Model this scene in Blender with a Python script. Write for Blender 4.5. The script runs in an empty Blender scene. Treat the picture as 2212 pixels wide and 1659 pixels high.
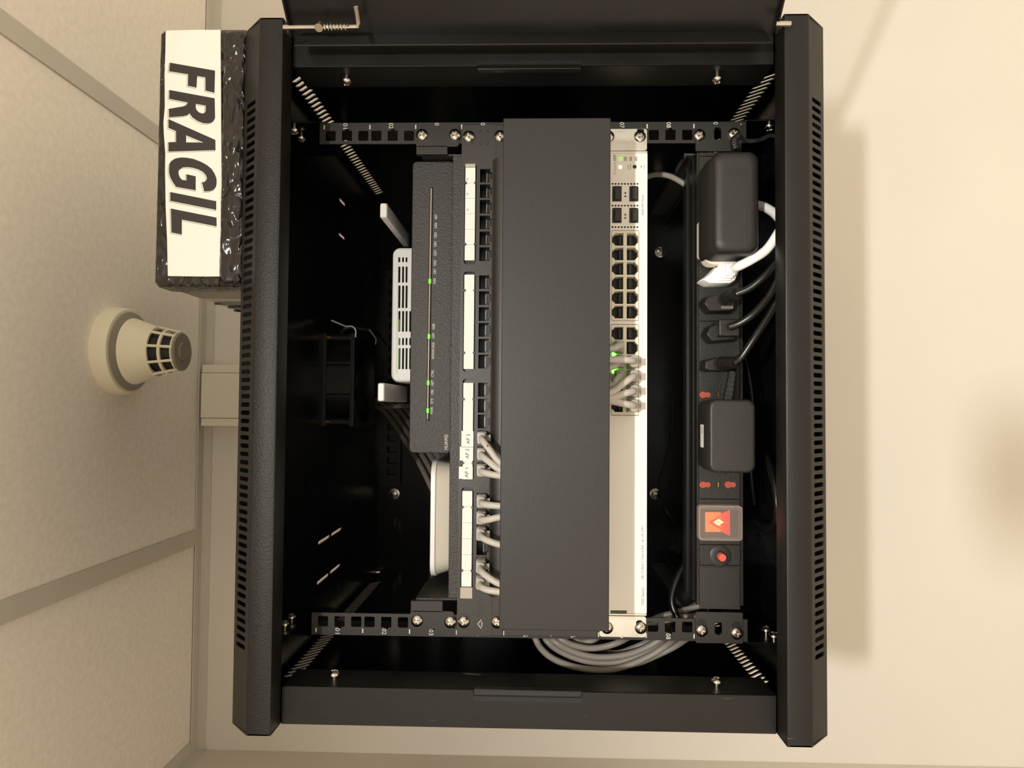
import bpy, bmesh, math, random
from mathutils import Vector, Matrix
from mathutils.geometry import delaunay_2d_cdt
random.seed(7)
C = bpy.context.scene.collection
SC = bpy.context.scene
PI = math.pi
S = 0.001                       # everything below is measured in millimetres
# axes: X to the cabinet's right hand, Y into the wall, Z up; rack face at Y=0, bottom of the nine units at Z=0

# ------------------------------------------------------------------ camera
CAM = Vector((-27.998, -674.658, 197.384))
ROT = ((0.0078270, 0.0277049, -0.9995855), (-0.9994654, 0.0319497, -0.0069405), (0.0317442, 0.9991054, 0.0279401))
FPX = 1535.0
cd = bpy.data.cameras.new('camera'); cam = bpy.data.objects.new('camera', cd); C.objects.link(cam)
cd.sensor_fit = 'HORIZONTAL'; cd.sensor_width = 36.0; cd.lens = FPX / 2212.0 * 36.0; cd.clip_start = 0.01; cd.clip_end = 30
r_, d_, f_ = [Vector(v) for v in ROT]
mw = Matrix((r_, -d_, -f_)).transposed().to_4x4(); mw.translation = CAM * S
cam.matrix_world = mw
SC.camera = cam

# ------------------------------------------------------------------ light and exposure
LAMP = (-5, -1370, 640); LAMP_W = 26.0
w = bpy.data.worlds.new('world'); SC.world = w; w.use_nodes = True
w.node_tree.nodes['Background'].inputs[0].default_value = (1.0, 0.91, 0.755, 1)
w.node_tree.nodes['Background'].inputs[1].default_value = 0.66
ld = bpy.data.lights.new('ceiling_lamp', 'AREA'); ld.shape = 'DISK'; ld.size = 0.10; ld.energy = LAMP_W; ld.color = (1.0, 1.0, 0.965)
lo = bpy.data.objects.new('ceiling_lamp', ld); C.objects.link(lo); lo.location = [c * S for c in LAMP]
lo.rotation_euler = (0, 0, 0)
SC.view_settings.view_transform = 'Standard'; SC.view_settings.look = 'None'
SC.view_settings.gamma = 1.0; SC.view_settings.use_curve_mapping = False
SC.view_settings.exposure = 0.61


def at(u, v, Y=None, X=None, Z=None):
    """photo pixel -> point (mm) on a plane of the room"""
    a, b = (u - 1106.0) / FPX, (v - 829.5) / FPX
    d = r_ * a + d_ * b + f_
    if Y is not None: t = (Y - CAM.y) / d.y
    elif X is not None: t = (X - CAM.x) / d.x
    else: t = (Z - CAM.z) / d.z
    return CAM + d * t


# ------------------------------------------------------------------ mesh helpers
def rrect(a0, a1, b0, b1, r, n=5):
    if a0 > a1: a0, a1 = a1, a0
    if b0 > b1: b0, b1 = b1, b0
    r = max(1e-3, min(r, (a1 - a0) / 2 - 1e-4, (b1 - b0) / 2 - 1e-4)); out = []
    for cx, cy, s in ((a1 - r, b1 - r, 0), (a0 + r, b1 - r, 90), (a0 + r, b0 + r, 180), (a1 - r, b0 + r, 270)):
        for k in range(n):
            t = math.radians(s + 90.0 * k / (n - 1)); out.append((cx + r * math.cos(t), cy + r * math.sin(t)))
    return out

def rect(a0, a1, b0, b1): return [(a0, b0), (a1, b0), (a1, b1), (a0, b1)]
def circ(a, b, r, n=16): return [(a + r * math.cos(2 * PI * k / n), b + r * math.sin(2 * PI * k / n)) for k in range(n)]
def XZ(a, b, c): return (a, c, b)       # plate lies in the X-Z plane, thickness along Y
def YZ(a, b, c): return (c, a, b)
def XY(a, b, c): return (a, b, c)

def spline(pts, sub=6):
    P = [Vector(p) for p in pts]
    if len(P) < 3: return P
    Q = [P[0] * 2 - P[1]] + P + [P[-1] * 2 - P[-2]]; out = []
    for i in range(1, len(Q) - 2):
        a, b, c, d = Q[i - 1:i + 3]
        for k in range(sub):
            t = k / sub
            out.append(0.5 * ((2 * b) + (c - a) * t + (2 * a - 5 * b + 4 * c - d) * t * t + (3 * b - a - 3 * c + d) * t ** 3))
    out.append(P[-1]); return out


def inside(x, y, lp):
    c = False; n = len(lp)
    for i in range(n):
        ax, ay = lp[i][0], lp[i][1]; bx, by = lp[i - 1][0], lp[i - 1][1]
        if (ay > y) != (by > y) and x < (bx - ax) * (y - ay) / (by - ay) + ax: c = not c
    return c


class G:
    def __init__(s): s.v = []; s.f = []
    def add(s, vs, fs):
        o = len(s.v); s.v += [tuple(x) for x in vs]; s.f += [tuple(i + o for i in f) for f in fs]; return s
    def box(s, x0, x1, y0, y1, z0, z1):
        if x0 > x1: x0, x1 = x1, x0
        if y0 > y1: y0, y1 = y1, y0
        if z0 > z1: z0, z1 = z1, z0
        return s.add([(x0, y0, z0), (x1, y0, z0), (x1, y1, z0), (x0, y1, z0), (x0, y0, z1), (x1, y0, z1), (x1, y1, z1), (x0, y1, z1)],
                     [(0, 3, 2, 1), (4, 5, 6, 7), (0, 1, 5, 4), (1, 2, 6, 5), (2, 3, 7, 6), (3, 0, 4, 7)])
    def plate(s, outer, holes, fn, c0, c1):
        vs = []; es = []
        for lp in [outer] + list(holes):
            o = len(vs); vs += [Vector(p) for p in lp]; es += [(o + i, o + (i + 1) % len(lp)) for i in range(len(lp))]
        if holes:
            co, _, fa, *_r = delaunay_2d_cdt(vs, es, [], 1, 1e-5)
            bb = [(min(p[0] for p in h), max(p[0] for p in h), min(p[1] for p in h), max(p[1] for p in h), h) for h in holes]
            keep = []
            for f in fa:
                cx = sum(co[i].x for i in f) / len(f); cy = sum(co[i].y for i in f) / len(f)
                if any(b[0] <= cx <= b[1] and b[2] <= cy <= b[3] and inside(cx, cy, b[4]) for b in bb): continue
                if not inside(cx, cy, outer): continue
                keep.append(f)
            fa = keep
        else:
            co, fa = vs, [tuple(range(len(vs)))]
        s.add([fn(p[0], p[1], c0) for p in co], fa)
        if abs(c1 - c0) > 1e-6:
            s.add([fn(p[0], p[1], c1) for p in co], [tuple(reversed(f)) for f in fa])
            for lp in [outer] + list(holes):
                n = len(lp)
                s.add([fn(p[0], p[1], c0) for p in lp] + [fn(p[0], p[1], c1) for p in lp],
                      [(i, (i + 1) % n, n + (i + 1) % n, n + i) for i in range(n)])
        return s
    def loft(s, loops, cap0=True, cap1=True):
        n = len(loops[0]); o = len(s.v)
        for lp in loops: s.v += [tuple(p) for p in lp]
        for k in range(len(loops) - 1):
            for i in range(n):
                j = (i + 1) % n
                s.f.append((o + k * n + i, o + k * n + j, o + (k + 1) * n + j, o + (k + 1) * n + i))
        if cap0: s.f.append(tuple(reversed(range(o, o + n))))
        if cap1: s.f.append(tuple(range(o + (len(loops) - 1) * n, o + len(loops) * n)))
        return s
    def lathe(s, prof, org, ax, n=24, cap0=True, cap1=True):
        ax = Vector(ax).normalized(); h = Vector((1, 0, 0)) if abs(ax.x) < .9 else Vector((0, 1, 0))
        e1 = ax.cross(h).normalized(); e2 = ax.cross(e1); org = Vector(org)
        return s.loft([[org + ax * z + (e1 * math.cos(2 * PI * k / n) + e2 * math.sin(2 * PI * k / n)) * r for k in range(n)] for r, z in prof], cap0, cap1)
    def tube(s, pts, r, n=10, sub=6):
        P = spline(pts, sub); rs = r if callable(r) else (lambda t: r)
        up = None; loops = []
        for i, p in enumerate(P):
            t = (P[min(i + 1, len(P) - 1)] - P[max(i - 1, 0)]).normalized()
            if up is None:
                up = t.cross(Vector((0.3, 0.5, 0.81))).normalized()
            up = (up - t * up.dot(t)).normalized(); sd = t.cross(up); rr = rs(i / (len(P) - 1))
            loops.append([p + (up * math.cos(2 * PI * k / n) + sd * math.sin(2 * PI * k / n)) * rr for k in range(n)])
        return s.loft(loops)
    def rblock(s, x0, x1, z0, z1, yb, yf, r, fr, steps=4, n=6, taper=0.0):
        """rounded block: back face at yb, front face at yf (towards the camera), rounded front edge"""
        sg = 1 if yf < yb else -1; L = []
        L.append([(a, yb, b) for a, b in rrect(x0 + taper, x1 - taper, z0 + taper, z1 - taper, r, n)])
        for k in range(steps + 1):
            t = PI / 2 * k / steps; d = fr * (1 - math.cos(t)); y = yf + sg * (fr - fr * math.sin(t))
            L.append([(a, y, b) for a, b in rrect(x0 + d, x1 - d, z0 + d, z1 - d, max(r - d, .05), n)])
        d = fr + .6; L.append([(a, yf, b) for a, b in rrect(x0 + d, x1 - d, z0 + d, z1 - d, max(r - d, .05), n)])
        return s.loft(L)
    def ribbon(s, loop, wd, fn, c):
        n = len(loop)
        for i in range(n):
            a, b = Vector(loop[i]), Vector(loop[(i + 1) % n]); t = (b - a)
            if t.length < 1e-4: continue
            t.normalize(); q = Vector((-t.y, t.x)) * wd / 2; a = a - t * wd / 2; b = b + t * wd / 2
            s.add([fn(*(a + q), c), fn(*(b + q), c), fn(*(b - q), c), fn(*(a - q), c)], [(0, 1, 2, 3)])
        return s


def wloc(o):
    l = Vector((0, 0, 0))
    while o is not None: l = l + o.location; o = o.parent
    return l

def mk(name, g, mat, parent=None, smooth=False, bev=0.0, label=None, kind=None, seg=2, angle=35):
    o_ = wloc(parent) if parent else Vector((0, 0, 0))
    me = bpy.data.meshes.new(name)
    me.from_pydata([(Vector(p) * S - o_) for p in g.v], [], g.f)
    bm = bmesh.new(); bm.from_mesh(me); bmesh.ops.recalc_face_normals(bm, faces=bm.faces); bm.to_mesh(me); bm.free()
    me.materials.append(mat)
    if smooth:
        for p in me.polygons: p.use_smooth = True
        me.set_sharp_from_angle(angle=math.radians(angle))
    ob = bpy.data.objects.new(name, me); C.objects.link(ob)
    if parent: ob.parent = parent
    if bev:
        m = ob.modifiers.new('edge', 'BEVEL'); m.width = bev * S; m.segments = seg; m.limit_method = 'ANGLE'; m.angle_limit = math.radians(40)
    if label: ob['label'] = label
    if kind: ob['kind'] = kind
    return ob

def thing(name, label, cat, loc, group=None):
    o = bpy.data.objects.new(name, None); C.objects.link(o); o.location = Vector(loc) * S; o.empty_display_size = 0.02
    o['label'] = label; o['category'] = cat
    if group: o['group'] = group
    return o

def struct(name):
    o = bpy.data.objects.new(name, None); C.objects.link(o); o['kind'] = 'structure'; o.empty_display_size = 0.02; return o

_tc = {}
def text_geo(s):
    if s in _tc: return _tc[s]
    c = bpy.data.curves.new('t', 'FONT'); c.body = s; c.size = 1.0; c.resolution_u = 3
    o = bpy.data.objects.new('t', c); C.objects.link(o); bpy.context.view_layer.update()
    me = bpy.data.meshes.new_from_object(o.evaluated_get(bpy.context.evaluated_depsgraph_get()))
    vs = [tuple(v.co) for v in me.vertices]; fs = [tuple(p.vertices) for p in me.polygons]
    C.objects.unlink(o); bpy.data.objects.remove(o); bpy.data.curves.remove(c); bpy.data.meshes.remove(me)
    xs = [v[0] for v in vs]; ys = [v[1] for v in vs]
    _tc[s] = ([((v[0] - min(xs)) / (max(xs) - min(xs)), (v[1] - min(ys)) / (max(ys) - min(ys))) for v in vs], fs)
    return _tc[s]

def put_text(g, s, org, right, up, wid, hei):
    """writing laid into the rectangle org + right*wid + up*hei"""
    vs, fs = text_geo(s); org = Vector(org); right = Vector(right); up = Vector(up)
    return g.add([org + right * (a * wid) + up * (b * hei) for a, b in vs], fs)

UPX = ((1, 0, 0), (0, 0, 1))            # reads along +X, upright
DNX = ((-1, 0, 0), (0, 0, -1))          # upside down
def px_text(g, s, u0, u1, v0, v1, Y, mode='up'):
    """writing that fills a pixel box of the rack face at depth Y"""
    A, B = at(u1, v1, Y=Y), at(u0, v0, Y=Y)
    x0, x1, z0, z1 = A.x, B.x, A.z, B.z
    if mode == 'up': put_text(g, s, (x0, Y, z0), (1, 0, 0), (0, 0, 1), x1 - x0, z1 - z0)
    elif mode == 'down': put_text(g, s, (x1, Y, z1), (-1, 0, 0), (0, 0, -1), x1 - x0, z1 - z0)
    elif mode == 'left': put_text(g, s, (x1, Y, z0), (0, 0, 1), (-1, 0, 0), z1 - z0, x1 - x0)   # reads along +Z
    return g

def pbox(g, u0, u1, v0, v1, y0, y1, Y=None):
    """box whose front face fills a pixel rectangle at depth Y (default y0)"""
    Yq = y0 if Y is None else Y
    A, B = at(u1, v1, Y=Yq), at(u0, v0, Y=Yq)
    return g.box(A.x, B.x, y0, y1, A.z, B.z)
def prange(u0, u1, v0, v1, Y):
    A, B = at(u1, v1, Y=Y), at(u0, v0, Y=Y); return A.x, B.x, A.z, B.z


# ------------------------------------------------------------------ materials
def lin(c): return tuple(((x / 255) / 12.92 if x / 255 <= .04045 else ((x / 255 + .055) / 1.055) ** 2.4) for x in c) + (1,)
def material(name, col, rough=.5, metal=0.0, bump=0.0, bscale=300.0, spec=.5, var=0.0, vscale=20.0, emit=None, estr=0.0, coat=0.0, detail=4.0, rvar=0.0, trans=0.0, alpha=1.0, stretch=None, scratch=0.0):
    m = bpy.data.materials.new(name); m.use_nodes = True; nt = m.node_tree; b = nt.nodes['Principled BSDF']
    b.inputs['Base Color'].default_value = lin(col); b.inputs['Roughness'].default_value = rough; b.inputs['Metallic'].default_value = metal
    b.inputs['Specular IOR Level'].default_value = spec; b.inputs['Coat Weight'].default_value = coat
    b.inputs['Transmission Weight'].default_value = trans; b.inputs['Alpha'].default_value = alpha
    if emit: b.inputs['Emission Color'].default_value = lin(emit); b.inputs['Emission Strength'].default_value = estr
    tc = nt.nodes.new('ShaderNodeTexCoord'); src = tc.outputs['Object']
    if stretch:
        mp = nt.nodes.new('ShaderNodeMapping'); mp.inputs['Scale'].default_value = stretch
        nt.links.new(src, mp.inputs['Vector']); src = mp.outputs['Vector']
    if bump:
        n = nt.nodes.new('ShaderNodeTexNoise'); n.inputs['Scale'].default_value = bscale; n.inputs['Detail'].default_value = detail
        nt.links.new(src, n.inputs['Vector'])
        bp = nt.nodes.new('ShaderNodeBump'); bp.inputs['Strength'].default_value = bump; bp.inputs['Distance'].default_value = 0.0006
        nt.links.new(n.outputs['Fac'], bp.inputs['Height']); nt.links.new(bp.outputs['Normal'], b.inputs['Normal'])
    if var or rvar:
        n = nt.nodes.new('ShaderNodeTexNoise'); n.inputs['Scale'].default_value = vscale; n.inputs['Detail'].default_value = 5
        nt.links.new(src, n.inputs['Vector'])
        if var:
            rmp = nt.nodes.new('ShaderNodeMapRange'); rmp.inputs[1].default_value = .3; rmp.inputs[2].default_value = .7; rmp.inputs[3].default_value = 1 - var; rmp.inputs[4].default_value = 1 + var
            mx = nt.nodes.new('ShaderNodeMix'); mx.data_type = 'RGBA'; mx.blend_type = 'MULTIPLY'; mx.inputs[0].default_value = 1
            mx.inputs[6].default_value = lin(col); nt.links.new(n.outputs['Fac'], rmp.inputs[0]); nt.links.new(rmp.outputs[0], mx.inputs[7])
            out = mx.outputs[2]
            if scratch:
                mp2 = nt.nodes.new('ShaderNodeMapping'); mp2.inputs['Scale'].default_value = (260, 60, 22)
                nt.links.new(tc.outputs['Object'], mp2.inputs['Vector'])
                n2 = nt.nodes.new('ShaderNodeTexNoise'); n2.inputs['Scale'].default_value = 1.0; n2.inputs['Detail'].default_value = 2
                nt.links.new(mp2.outputs[0], n2.inputs['Vector'])
                r2 = nt.nodes.new('ShaderNodeMapRange'); r2.inputs[1].default_value = .74; r2.inputs[2].default_value = .80; r2.inputs[3].default_value = 0; r2.inputs[4].default_value = scratch
                nt.links.new(n2.outputs['Fac'], r2.inputs[0])
                m2 = nt.nodes.new('ShaderNodeMix'); m2.data_type = 'RGBA'; m2.inputs[7].default_value = lin((150, 145, 138))
                nt.links.new(r2.outputs[0], m2.inputs[0]); nt.links.new(out, m2.inputs[6]); out = m2.outputs[2]
            nt.links.new(out, b.inputs['Base Color'])
        if rvar:
            r3 = nt.nodes.new('ShaderNodeMapRange'); r3.inputs[1].default_value = .3; r3.inputs[2].default_value = .7; r3.inputs[3].default_value = rough - rvar; r3.inputs[4].default_value = rough + rvar
            nt.links.new(n.outputs['Fac'], r3.inputs[0]); nt.links.new(r3.outputs[0], b.inputs['Roughness'])
    return m

M = {}
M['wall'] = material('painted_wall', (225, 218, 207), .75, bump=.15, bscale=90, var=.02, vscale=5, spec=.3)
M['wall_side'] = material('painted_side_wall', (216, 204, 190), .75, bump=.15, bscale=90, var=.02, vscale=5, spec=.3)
M['tile'] = material('ceiling_tile_face', (248, 240, 228), .85, bump=.3, bscale=160, var=.05, vscale=120, spec=.2)
M['tbar'] = material('ceiling_grid_metal', (206, 199, 186), .5, var=.02)
M['floor'] = material('pale_floor', (246, 236, 220), .6, var=.05)
M['steel'] = material('black_powder_coat', (22, 20, 18), .44, bump=.25, bscale=900, var=.10, vscale=14, spec=.36, rvar=.05, scratch=.35)
M['steel_top'] = material('black_powder_coat_textured', (22, 20, 18), .40, bump=.55, bscale=900, var=.10, vscale=14, spec=.42, detail=2)
M['gloss'] = material('black_gloss_enamel', (12, 11, 11), .16, bump=.05, bscale=40, var=.1, spec=.5)
M['gloss_edge'] = material('black_gloss_trim', (18, 17, 15), .22, spec=.5)
M['inside'] = material('black_inner_enamel', (14, 13, 13), .28, bump=.05, bscale=60, var=.15, vscale=8, spec=.4, rvar=.08)
M['rail'] = material('black_rail_enamel', (41, 38, 35), .45, bump=.15, bscale=700, var=.06)
M['bracket'] = material('grey_bracket_steel', (128, 124, 122), .35, metal=.4)
M['print'] = material('white_print', (225, 220, 210), .6)
M['screw'] = material('zinc_plated_steel', (205, 198, 186), .22, metal=1.0, var=.08, vscale=300)
M['brass'] = material('brass_contact', (170, 130, 60), .3, metal=1.0)
M['panel'] = material('dark_panel_plastic', (55, 52, 48), .42, bump=.2, bscale=900, var=.04)
M['cover'] = material('dark_cover_plastic', (31, 28, 25), .46, bump=.18, bscale=1100, var=.06, vscale=18)
M['shelf'] = material('textured_black_shelf', (54, 51, 48), .48, bump=.9, bscale=520, var=.08, vscale=200, detail=2)
M['huawei'] = material('textured_black_casing', (51, 48, 45), .5, bump=1.0, bscale=480, var=.14, vscale=260, detail=2)
M['hole'] = material('dark_recess', (14, 13, 12), .5)
M['port'] = material('black_port_plastic', (18, 17, 15), .35)
M['contact'] = material('pale_contact', (205, 198, 186), .35, metal=.6)
M['paper'] = material('white_paper', (250, 248, 240), .7, spec=.2)
M['papergrey'] = material('grey_card', (190, 182, 170), .7)
M['ink'] = material('black_ink', (50, 46, 42), .55)
M['thinink'] = material('brown_ink_line', (110, 92, 70), .6)
M['white'] = material('white_plastic', (254, 252, 247), .38, bump=.05, bscale=600)
M['cream'] = material('cream_plastic', (242, 233, 216), .4, bump=.05, bscale=600)
M['ant'] = material('grey_white_plastic', (218, 210, 198), .45)
M['swfront'] = material('white_switch_front', (253, 248, 238), .4, bump=.08, bscale=800)
M['ear'] = material('silver_bracket', (226, 220, 206), .38, metal=.75, bump=.2, bscale=300, var=.05, vscale=60)
M['jack'] = material('cream_jack_frame', (248, 238, 220), .42)
M['cap'] = material('dark_dust_cap', (49, 46, 42), .5, bump=.1, bscale=600)
M['cable'] = material('grey_cable_sheath', (206, 199, 189), .40, spec=.4)
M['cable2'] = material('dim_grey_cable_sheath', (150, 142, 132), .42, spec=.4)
M['plug'] = material('grey_plug_plastic', (208, 201, 191), .30, spec=.5, trans=.25)
M['blackcable'] = material('black_cable_sheath', (21, 20, 18), .28, spec=.5)
M['blackplastic'] = material('black_moulded_plastic', (28, 26, 24), .38, bump=.1, bscale=700)
M['adapter'] = material('matt_black_adapter', (36, 33, 30), .46, bump=.3, bscale=900)
M['pdu'] = material('black_strip_plastic', (32, 30, 27), .45, bump=.45, bscale=900, var=.12, vscale=300, detail=2)
M['pdusmooth'] = material('black_strip_blank', (37, 35, 31), .42, bump=.1, bscale=900)
M['alu'] = material('black_anodised_profile', (38, 36, 33), .35, metal=.3, bump=.15, bscale=900, stretch=(0.1, 1, 1))
M['red'] = material('red_shutter', (178, 74, 54), .45)
M['redbtn'] = material('red_button', (236, 92, 74), .5)
M['lit'] = material('lit_orange_rocker', (240, 92, 40), .4, emit=(255, 92, 36), estr=1.1)
M['litred'] = material('lit_red_symbol', (200, 52, 30), .4, emit=(214, 44, 22), estr=.4)
M['lamp'] = material('lit_yellow_lamp', (255, 214, 120), .4, emit=(255, 206, 110), estr=3.0)
M['green'] = material('green_light', (90, 220, 50), .4, emit=(96, 255, 40), estr=1.3)
M['greenhot'] = material('bright_green_light', (90, 220, 50), .4, emit=(90, 255, 60), estr=11.0)
M['amber'] = material('amber_light', (255, 220, 190), .4, emit=(255, 214, 180), estr=2.0)
M['greenboard'] = material('green_lit_board', (96, 150, 40), .5, emit=(110, 190, 30), estr=.22)
M['strip'] = material('light_guide', (176, 166, 150), .25, spec=.6)
M['wrapgrey'] = material('grey_stretch_film', (120, 112, 98), .3, bump=.8, bscale=34, var=.25, vscale=16, detail=3, stretch=(1, .35, 1))
M['wrapwhite'] = material('pale_plastic_bag', (196, 188, 174), .35, bump=.6, bscale=30, var=.1, stretch=(1, .4, 1))
M['streak'] = material('dark_print_on_bag', (54, 46, 38), .4)
M['detector'] = material('ivory_plastic', (238, 229, 202), .42)
M['detgrey'] = material('grey_plastic_cap', (150, 144, 130), .5)
M['duct'] = material('white_trunking', (232, 224, 206), .45)
M['fan'] = material('black_fan_plastic', (22, 21, 20), .36)
M['dust'] = material('scuffed_black_edge', (110, 104, 96), .5)

def film_wrap(name, col, rough, sc, dist):
    m = material(name, col, rough, bump=1.0, bscale=sc, spec=.6, var=.3, vscale=30); nt = m.node_tree
    b = nt.nodes['Principled BSDF']; bp = b.inputs['Normal'].links[0].from_node; bp.inputs['Distance'].default_value = dist
    tc = [n for n in nt.nodes if n.type == 'TEX_COORD'][0]
    mp = nt.nodes.new('ShaderNodeMapping'); mp.inputs['Scale'].default_value = (.55, 1, 1); mp.inputs['Rotation'].default_value = (.4, .5, .6)
    ns = nt.nodes.new('ShaderNodeTexNoise'); ns.inputs['Scale'].default_value = 25; ns.inputs['Detail'].default_value = 3
    mx = nt.nodes.new('ShaderNodeMix'); mx.data_type = 'VECTOR'; mx.inputs[0].default_value = .06
    v = nt.nodes.new('ShaderNodeTexVoronoi'); v.feature = 'DISTANCE_TO_EDGE'; v.inputs['Scale'].default_value = sc
    nt.links.new(tc.outputs['Object'], mp.inputs['Vector']); nt.links.new(mp.outputs[0], ns.inputs['Vector'])
    nt.links.new(mp.outputs[0], mx.inputs[4]); nt.links.new(ns.outputs['Color'], mx.inputs[5]); nt.links.new(mx.outputs[1], v.inputs['Vector'])
    nt.links.new(v.outputs['Distance'], bp.inputs['Height']); return m

def clear_mat():
    m = bpy.data.materials.new('clear_plastic_cover'); m.use_nodes = True; nt = m.node_tree
    for n in list(nt.nodes): nt.nodes.remove(n)
    o = nt.nodes.new('ShaderNodeOutputMaterial'); mix = nt.nodes.new('ShaderNodeMixShader'); t = nt.nodes.new('ShaderNodeBsdfTransparent')
    p = nt.nodes.new('ShaderNodeBsdfPrincipled'); p.inputs['Base Color'].default_value = lin((188, 170, 160)); p.inputs['Roughness'].default_value = .2
    mix.inputs[0].default_value = .28; t.inputs[0].default_value = (1, .98, .96, 1)
    nt.links.new(t.outputs[0], mix.inputs[1]); nt.links.new(p.outputs[0], mix.inputs[2]); nt.links.new(mix.outputs[0], o.inputs[0]); return m
M['wrap'] = film_wrap('black_stretch_film', (36, 32, 28), .17, 75, .006)
M['clear'] = clear_mat()
def film_mat():
    m = clear_mat(); m.name = 'clear_tape'
    for n in m.node_tree.nodes:
        if n.type == 'MIX_SHADER': n.inputs[0].default_value = .16
        if n.type == 'BSDF_PRINCIPLED': n.inputs['Roughness'].default_value = .12; n.inputs['Base Color'].default_value = lin((240, 226, 200))
    return m
M['film'] = film_mat()
def glass_mat():
    m = bpy.data.materials.new('clear_door_glass'); m.use_nodes = True; nt = m.node_tree
    for n in list(nt.nodes): nt.nodes.remove(n)
    o = nt.nodes.new('ShaderNodeOutputMaterial'); mix = nt.nodes.new('ShaderNodeMixShader'); t = nt.nodes.new('ShaderNodeBsdfTransparent')
    g = nt.nodes.new('ShaderNodeBsdfGlossy'); g.inputs['Roughness'].default_value = .02; fr = nt.nodes.new('ShaderNodeFresnel'); fr.inputs[0].default_value = 1.45
    t.inputs[0].default_value = (.95, .96, .95, 1)
    nt.links.new(fr.outputs[0], mix.inputs[0]); nt.links.new(t.outputs[0], mix.inputs[1]); nt.links.new(g.outputs[0], mix.inputs[2]); nt.links.new(mix.outputs[0], o.inputs[0]); return m
M['glass'] = glass_mat()

# ------------------------------------------------------------------ the room
CEIL = 748.0; WALLY = 507.0; LEFT = -600.0
FLOOR = -1850.0; FRONT = -3200.0; RIGHT = 2200.0
def room_part(name, g, m): o = mk(name, g, m); o['kind'] = 'structure'; return o
room_part('wall_back', G().box(LEFT - 60, RIGHT + 60, WALLY, WALLY + 60, FLOOR - 60, CEIL + 120), M['wall'])
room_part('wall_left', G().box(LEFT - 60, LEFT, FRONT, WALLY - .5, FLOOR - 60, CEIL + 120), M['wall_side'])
room_part('floor', G().box(LEFT - 60, RIGHT + 60, FRONT - 60, WALLY + 60, FLOOR - 60, FLOOR), M['floor'])
ceil = struct('ceiling')
mk('ceiling_slab', G().box(LEFT - 60, RIGHT + 60, FRONT - 60, WALLY + 60, CEIL + 60, CEIL + 80), M['tile'], ceil)
bars = [LEFT + 12, -247, 366, 976, 1586, RIGHT - 12]
ybars = [WALLY - 12, WALLY - 622, WALLY - 1232, WALLY - 1842, WALLY - 2452, WALLY - 3062, FRONT + 12]
for i in range(len(bars) - 1):
    for j in range(len(ybars) - 1):
        x0, x1 = bars[i] + 8, bars[i + 1] - 8; y1, y0 = ybars[j] - 8, ybars[j + 1] + 8
        if y1 - y0 < 30: continue
        mk('ceiling_tile', G().box(x0, x1, y0, y1, CEIL + 1.5 + random.uniform(0, 1.5), CEIL + 16), M['tile'], ceil, bev=1.2)
for x in bars[1:-1]: mk('grid_bar', G().box(x - 12.5, x + 12.5, FRONT, WALLY - 21, CEIL - .8, CEIL + 1.0), M['tbar'], ceil)
for y in ybars[1:-1]: mk('grid_bar', G().box(LEFT, RIGHT, y - 12.5, y + 12.5, CEIL - .3, CEIL + 1.2), M['tbar'], ceil)
t1 = mk('trim_1', G().box(LEFT, RIGHT, WALLY - 2, WALLY, CEIL - 15, CEIL + 1).box(LEFT, RIGHT, WALLY - 22, WALLY, CEIL - 1, CEIL + 1), M['tbar']); t1['kind'] = 'structure'
t2 = mk('trim_2', G().box(LEFT, LEFT + 2, FRONT, WALLY - 2.5, CEIL - 20, CEIL + 1).box(LEFT, LEFT + 22, FRONT, WALLY - 22.5, CEIL - 1, CEIL + 1), M['tbar']); t2['kind'] = 'structure'

# ------------------------------------------------------------------ smoke detector
det = thing('smoke_detector', 'ivory cone-shaped smoke detector with a slotted tip on the ceiling', 'smoke detector', (41, 250, CEIL))
DX, DY = 41, 250
mk('base', G().lathe([(57, 0), (58, -4), (57, -17), (55, -21), (50, -22)], (DX, DY, CEIL + 2), (0, 0, 1), 48), M['detector'], det, smooth=True)
mk('collar', G().lathe([(50, -22), (52, -23), (45, -27), (42, -28)], (DX, DY, CEIL + 2), (0, 0, 1), 48), M['detgrey'], det, smooth=True)
mk('cone', G().lathe([(44, -27), (43, -30), (40, -38), (33.5, -56), (33, -57.5), (27, -57.5)], (DX, DY, CEIL + 2), (0, 0, 1), 48), M['detector'], det, smooth=True)
mk('sensor_chamber', G().lathe([(27, -57), (22, -88)], (DX, DY, CEIL + 2), (0, 0, 1), 24), M['hole'], det)
for z, r in ((-58, 33.2), (-73, 29.4), (-88, 26.0)):
    mk('guard_ring', G().lathe([(r, z + 1.6), (r - .7, z - 1.6), (r - 4, z - 1.6), (r - 3, z + 1.6)], (DX, DY, CEIL + 2), (0, 0, 1), 40, False, False), M['detector'], det, smooth=True)
for k in range(9):
    a = 2 * PI * (k + .25) / 9 - PI / 2
    c, s_ = math.cos(a), math.sin(a); p0 = Vector((DX + c * 32, DY + s_ * 32, CEIL - 55)); p1 = Vector((DX + c * 25, DY + s_ * 25, CEIL - 87))
    mk('guard_rib', G().tube([p0, p1], 1.9, 6), M['detector'], det)
mk('cap', G().lathe([(25.8, -88), (25.6, -90), (24, -91.5), (12, -91.5), (11.5, -93), (0.5, -93)], (DX, DY, CEIL + 2), (0, 0, 1), 36), M['detgrey'], det, smooth=True)

# ------------------------------------------------------------------ cable trunking
tr = thing('cable_trunking', 'white vertical cable trunking between ceiling and cabinet on the wall', 'trunking', (-13, WALLY, 440))
mk('side_flange', G().box(-64, -51, WALLY - 24, WALLY - .2, 452, 742), M['duct'], tr, bev=1)
mk('side_flange', G().box(24, 37, WALLY - 24, WALLY - .2, 452, 742), M['duct'], tr, bev=1)
mk('lid', G().box(-50.4, 23.4, WALLY - 25, WALLY - .2, 452, 742.5), M['duct'], tr, bev=.6)

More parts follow.
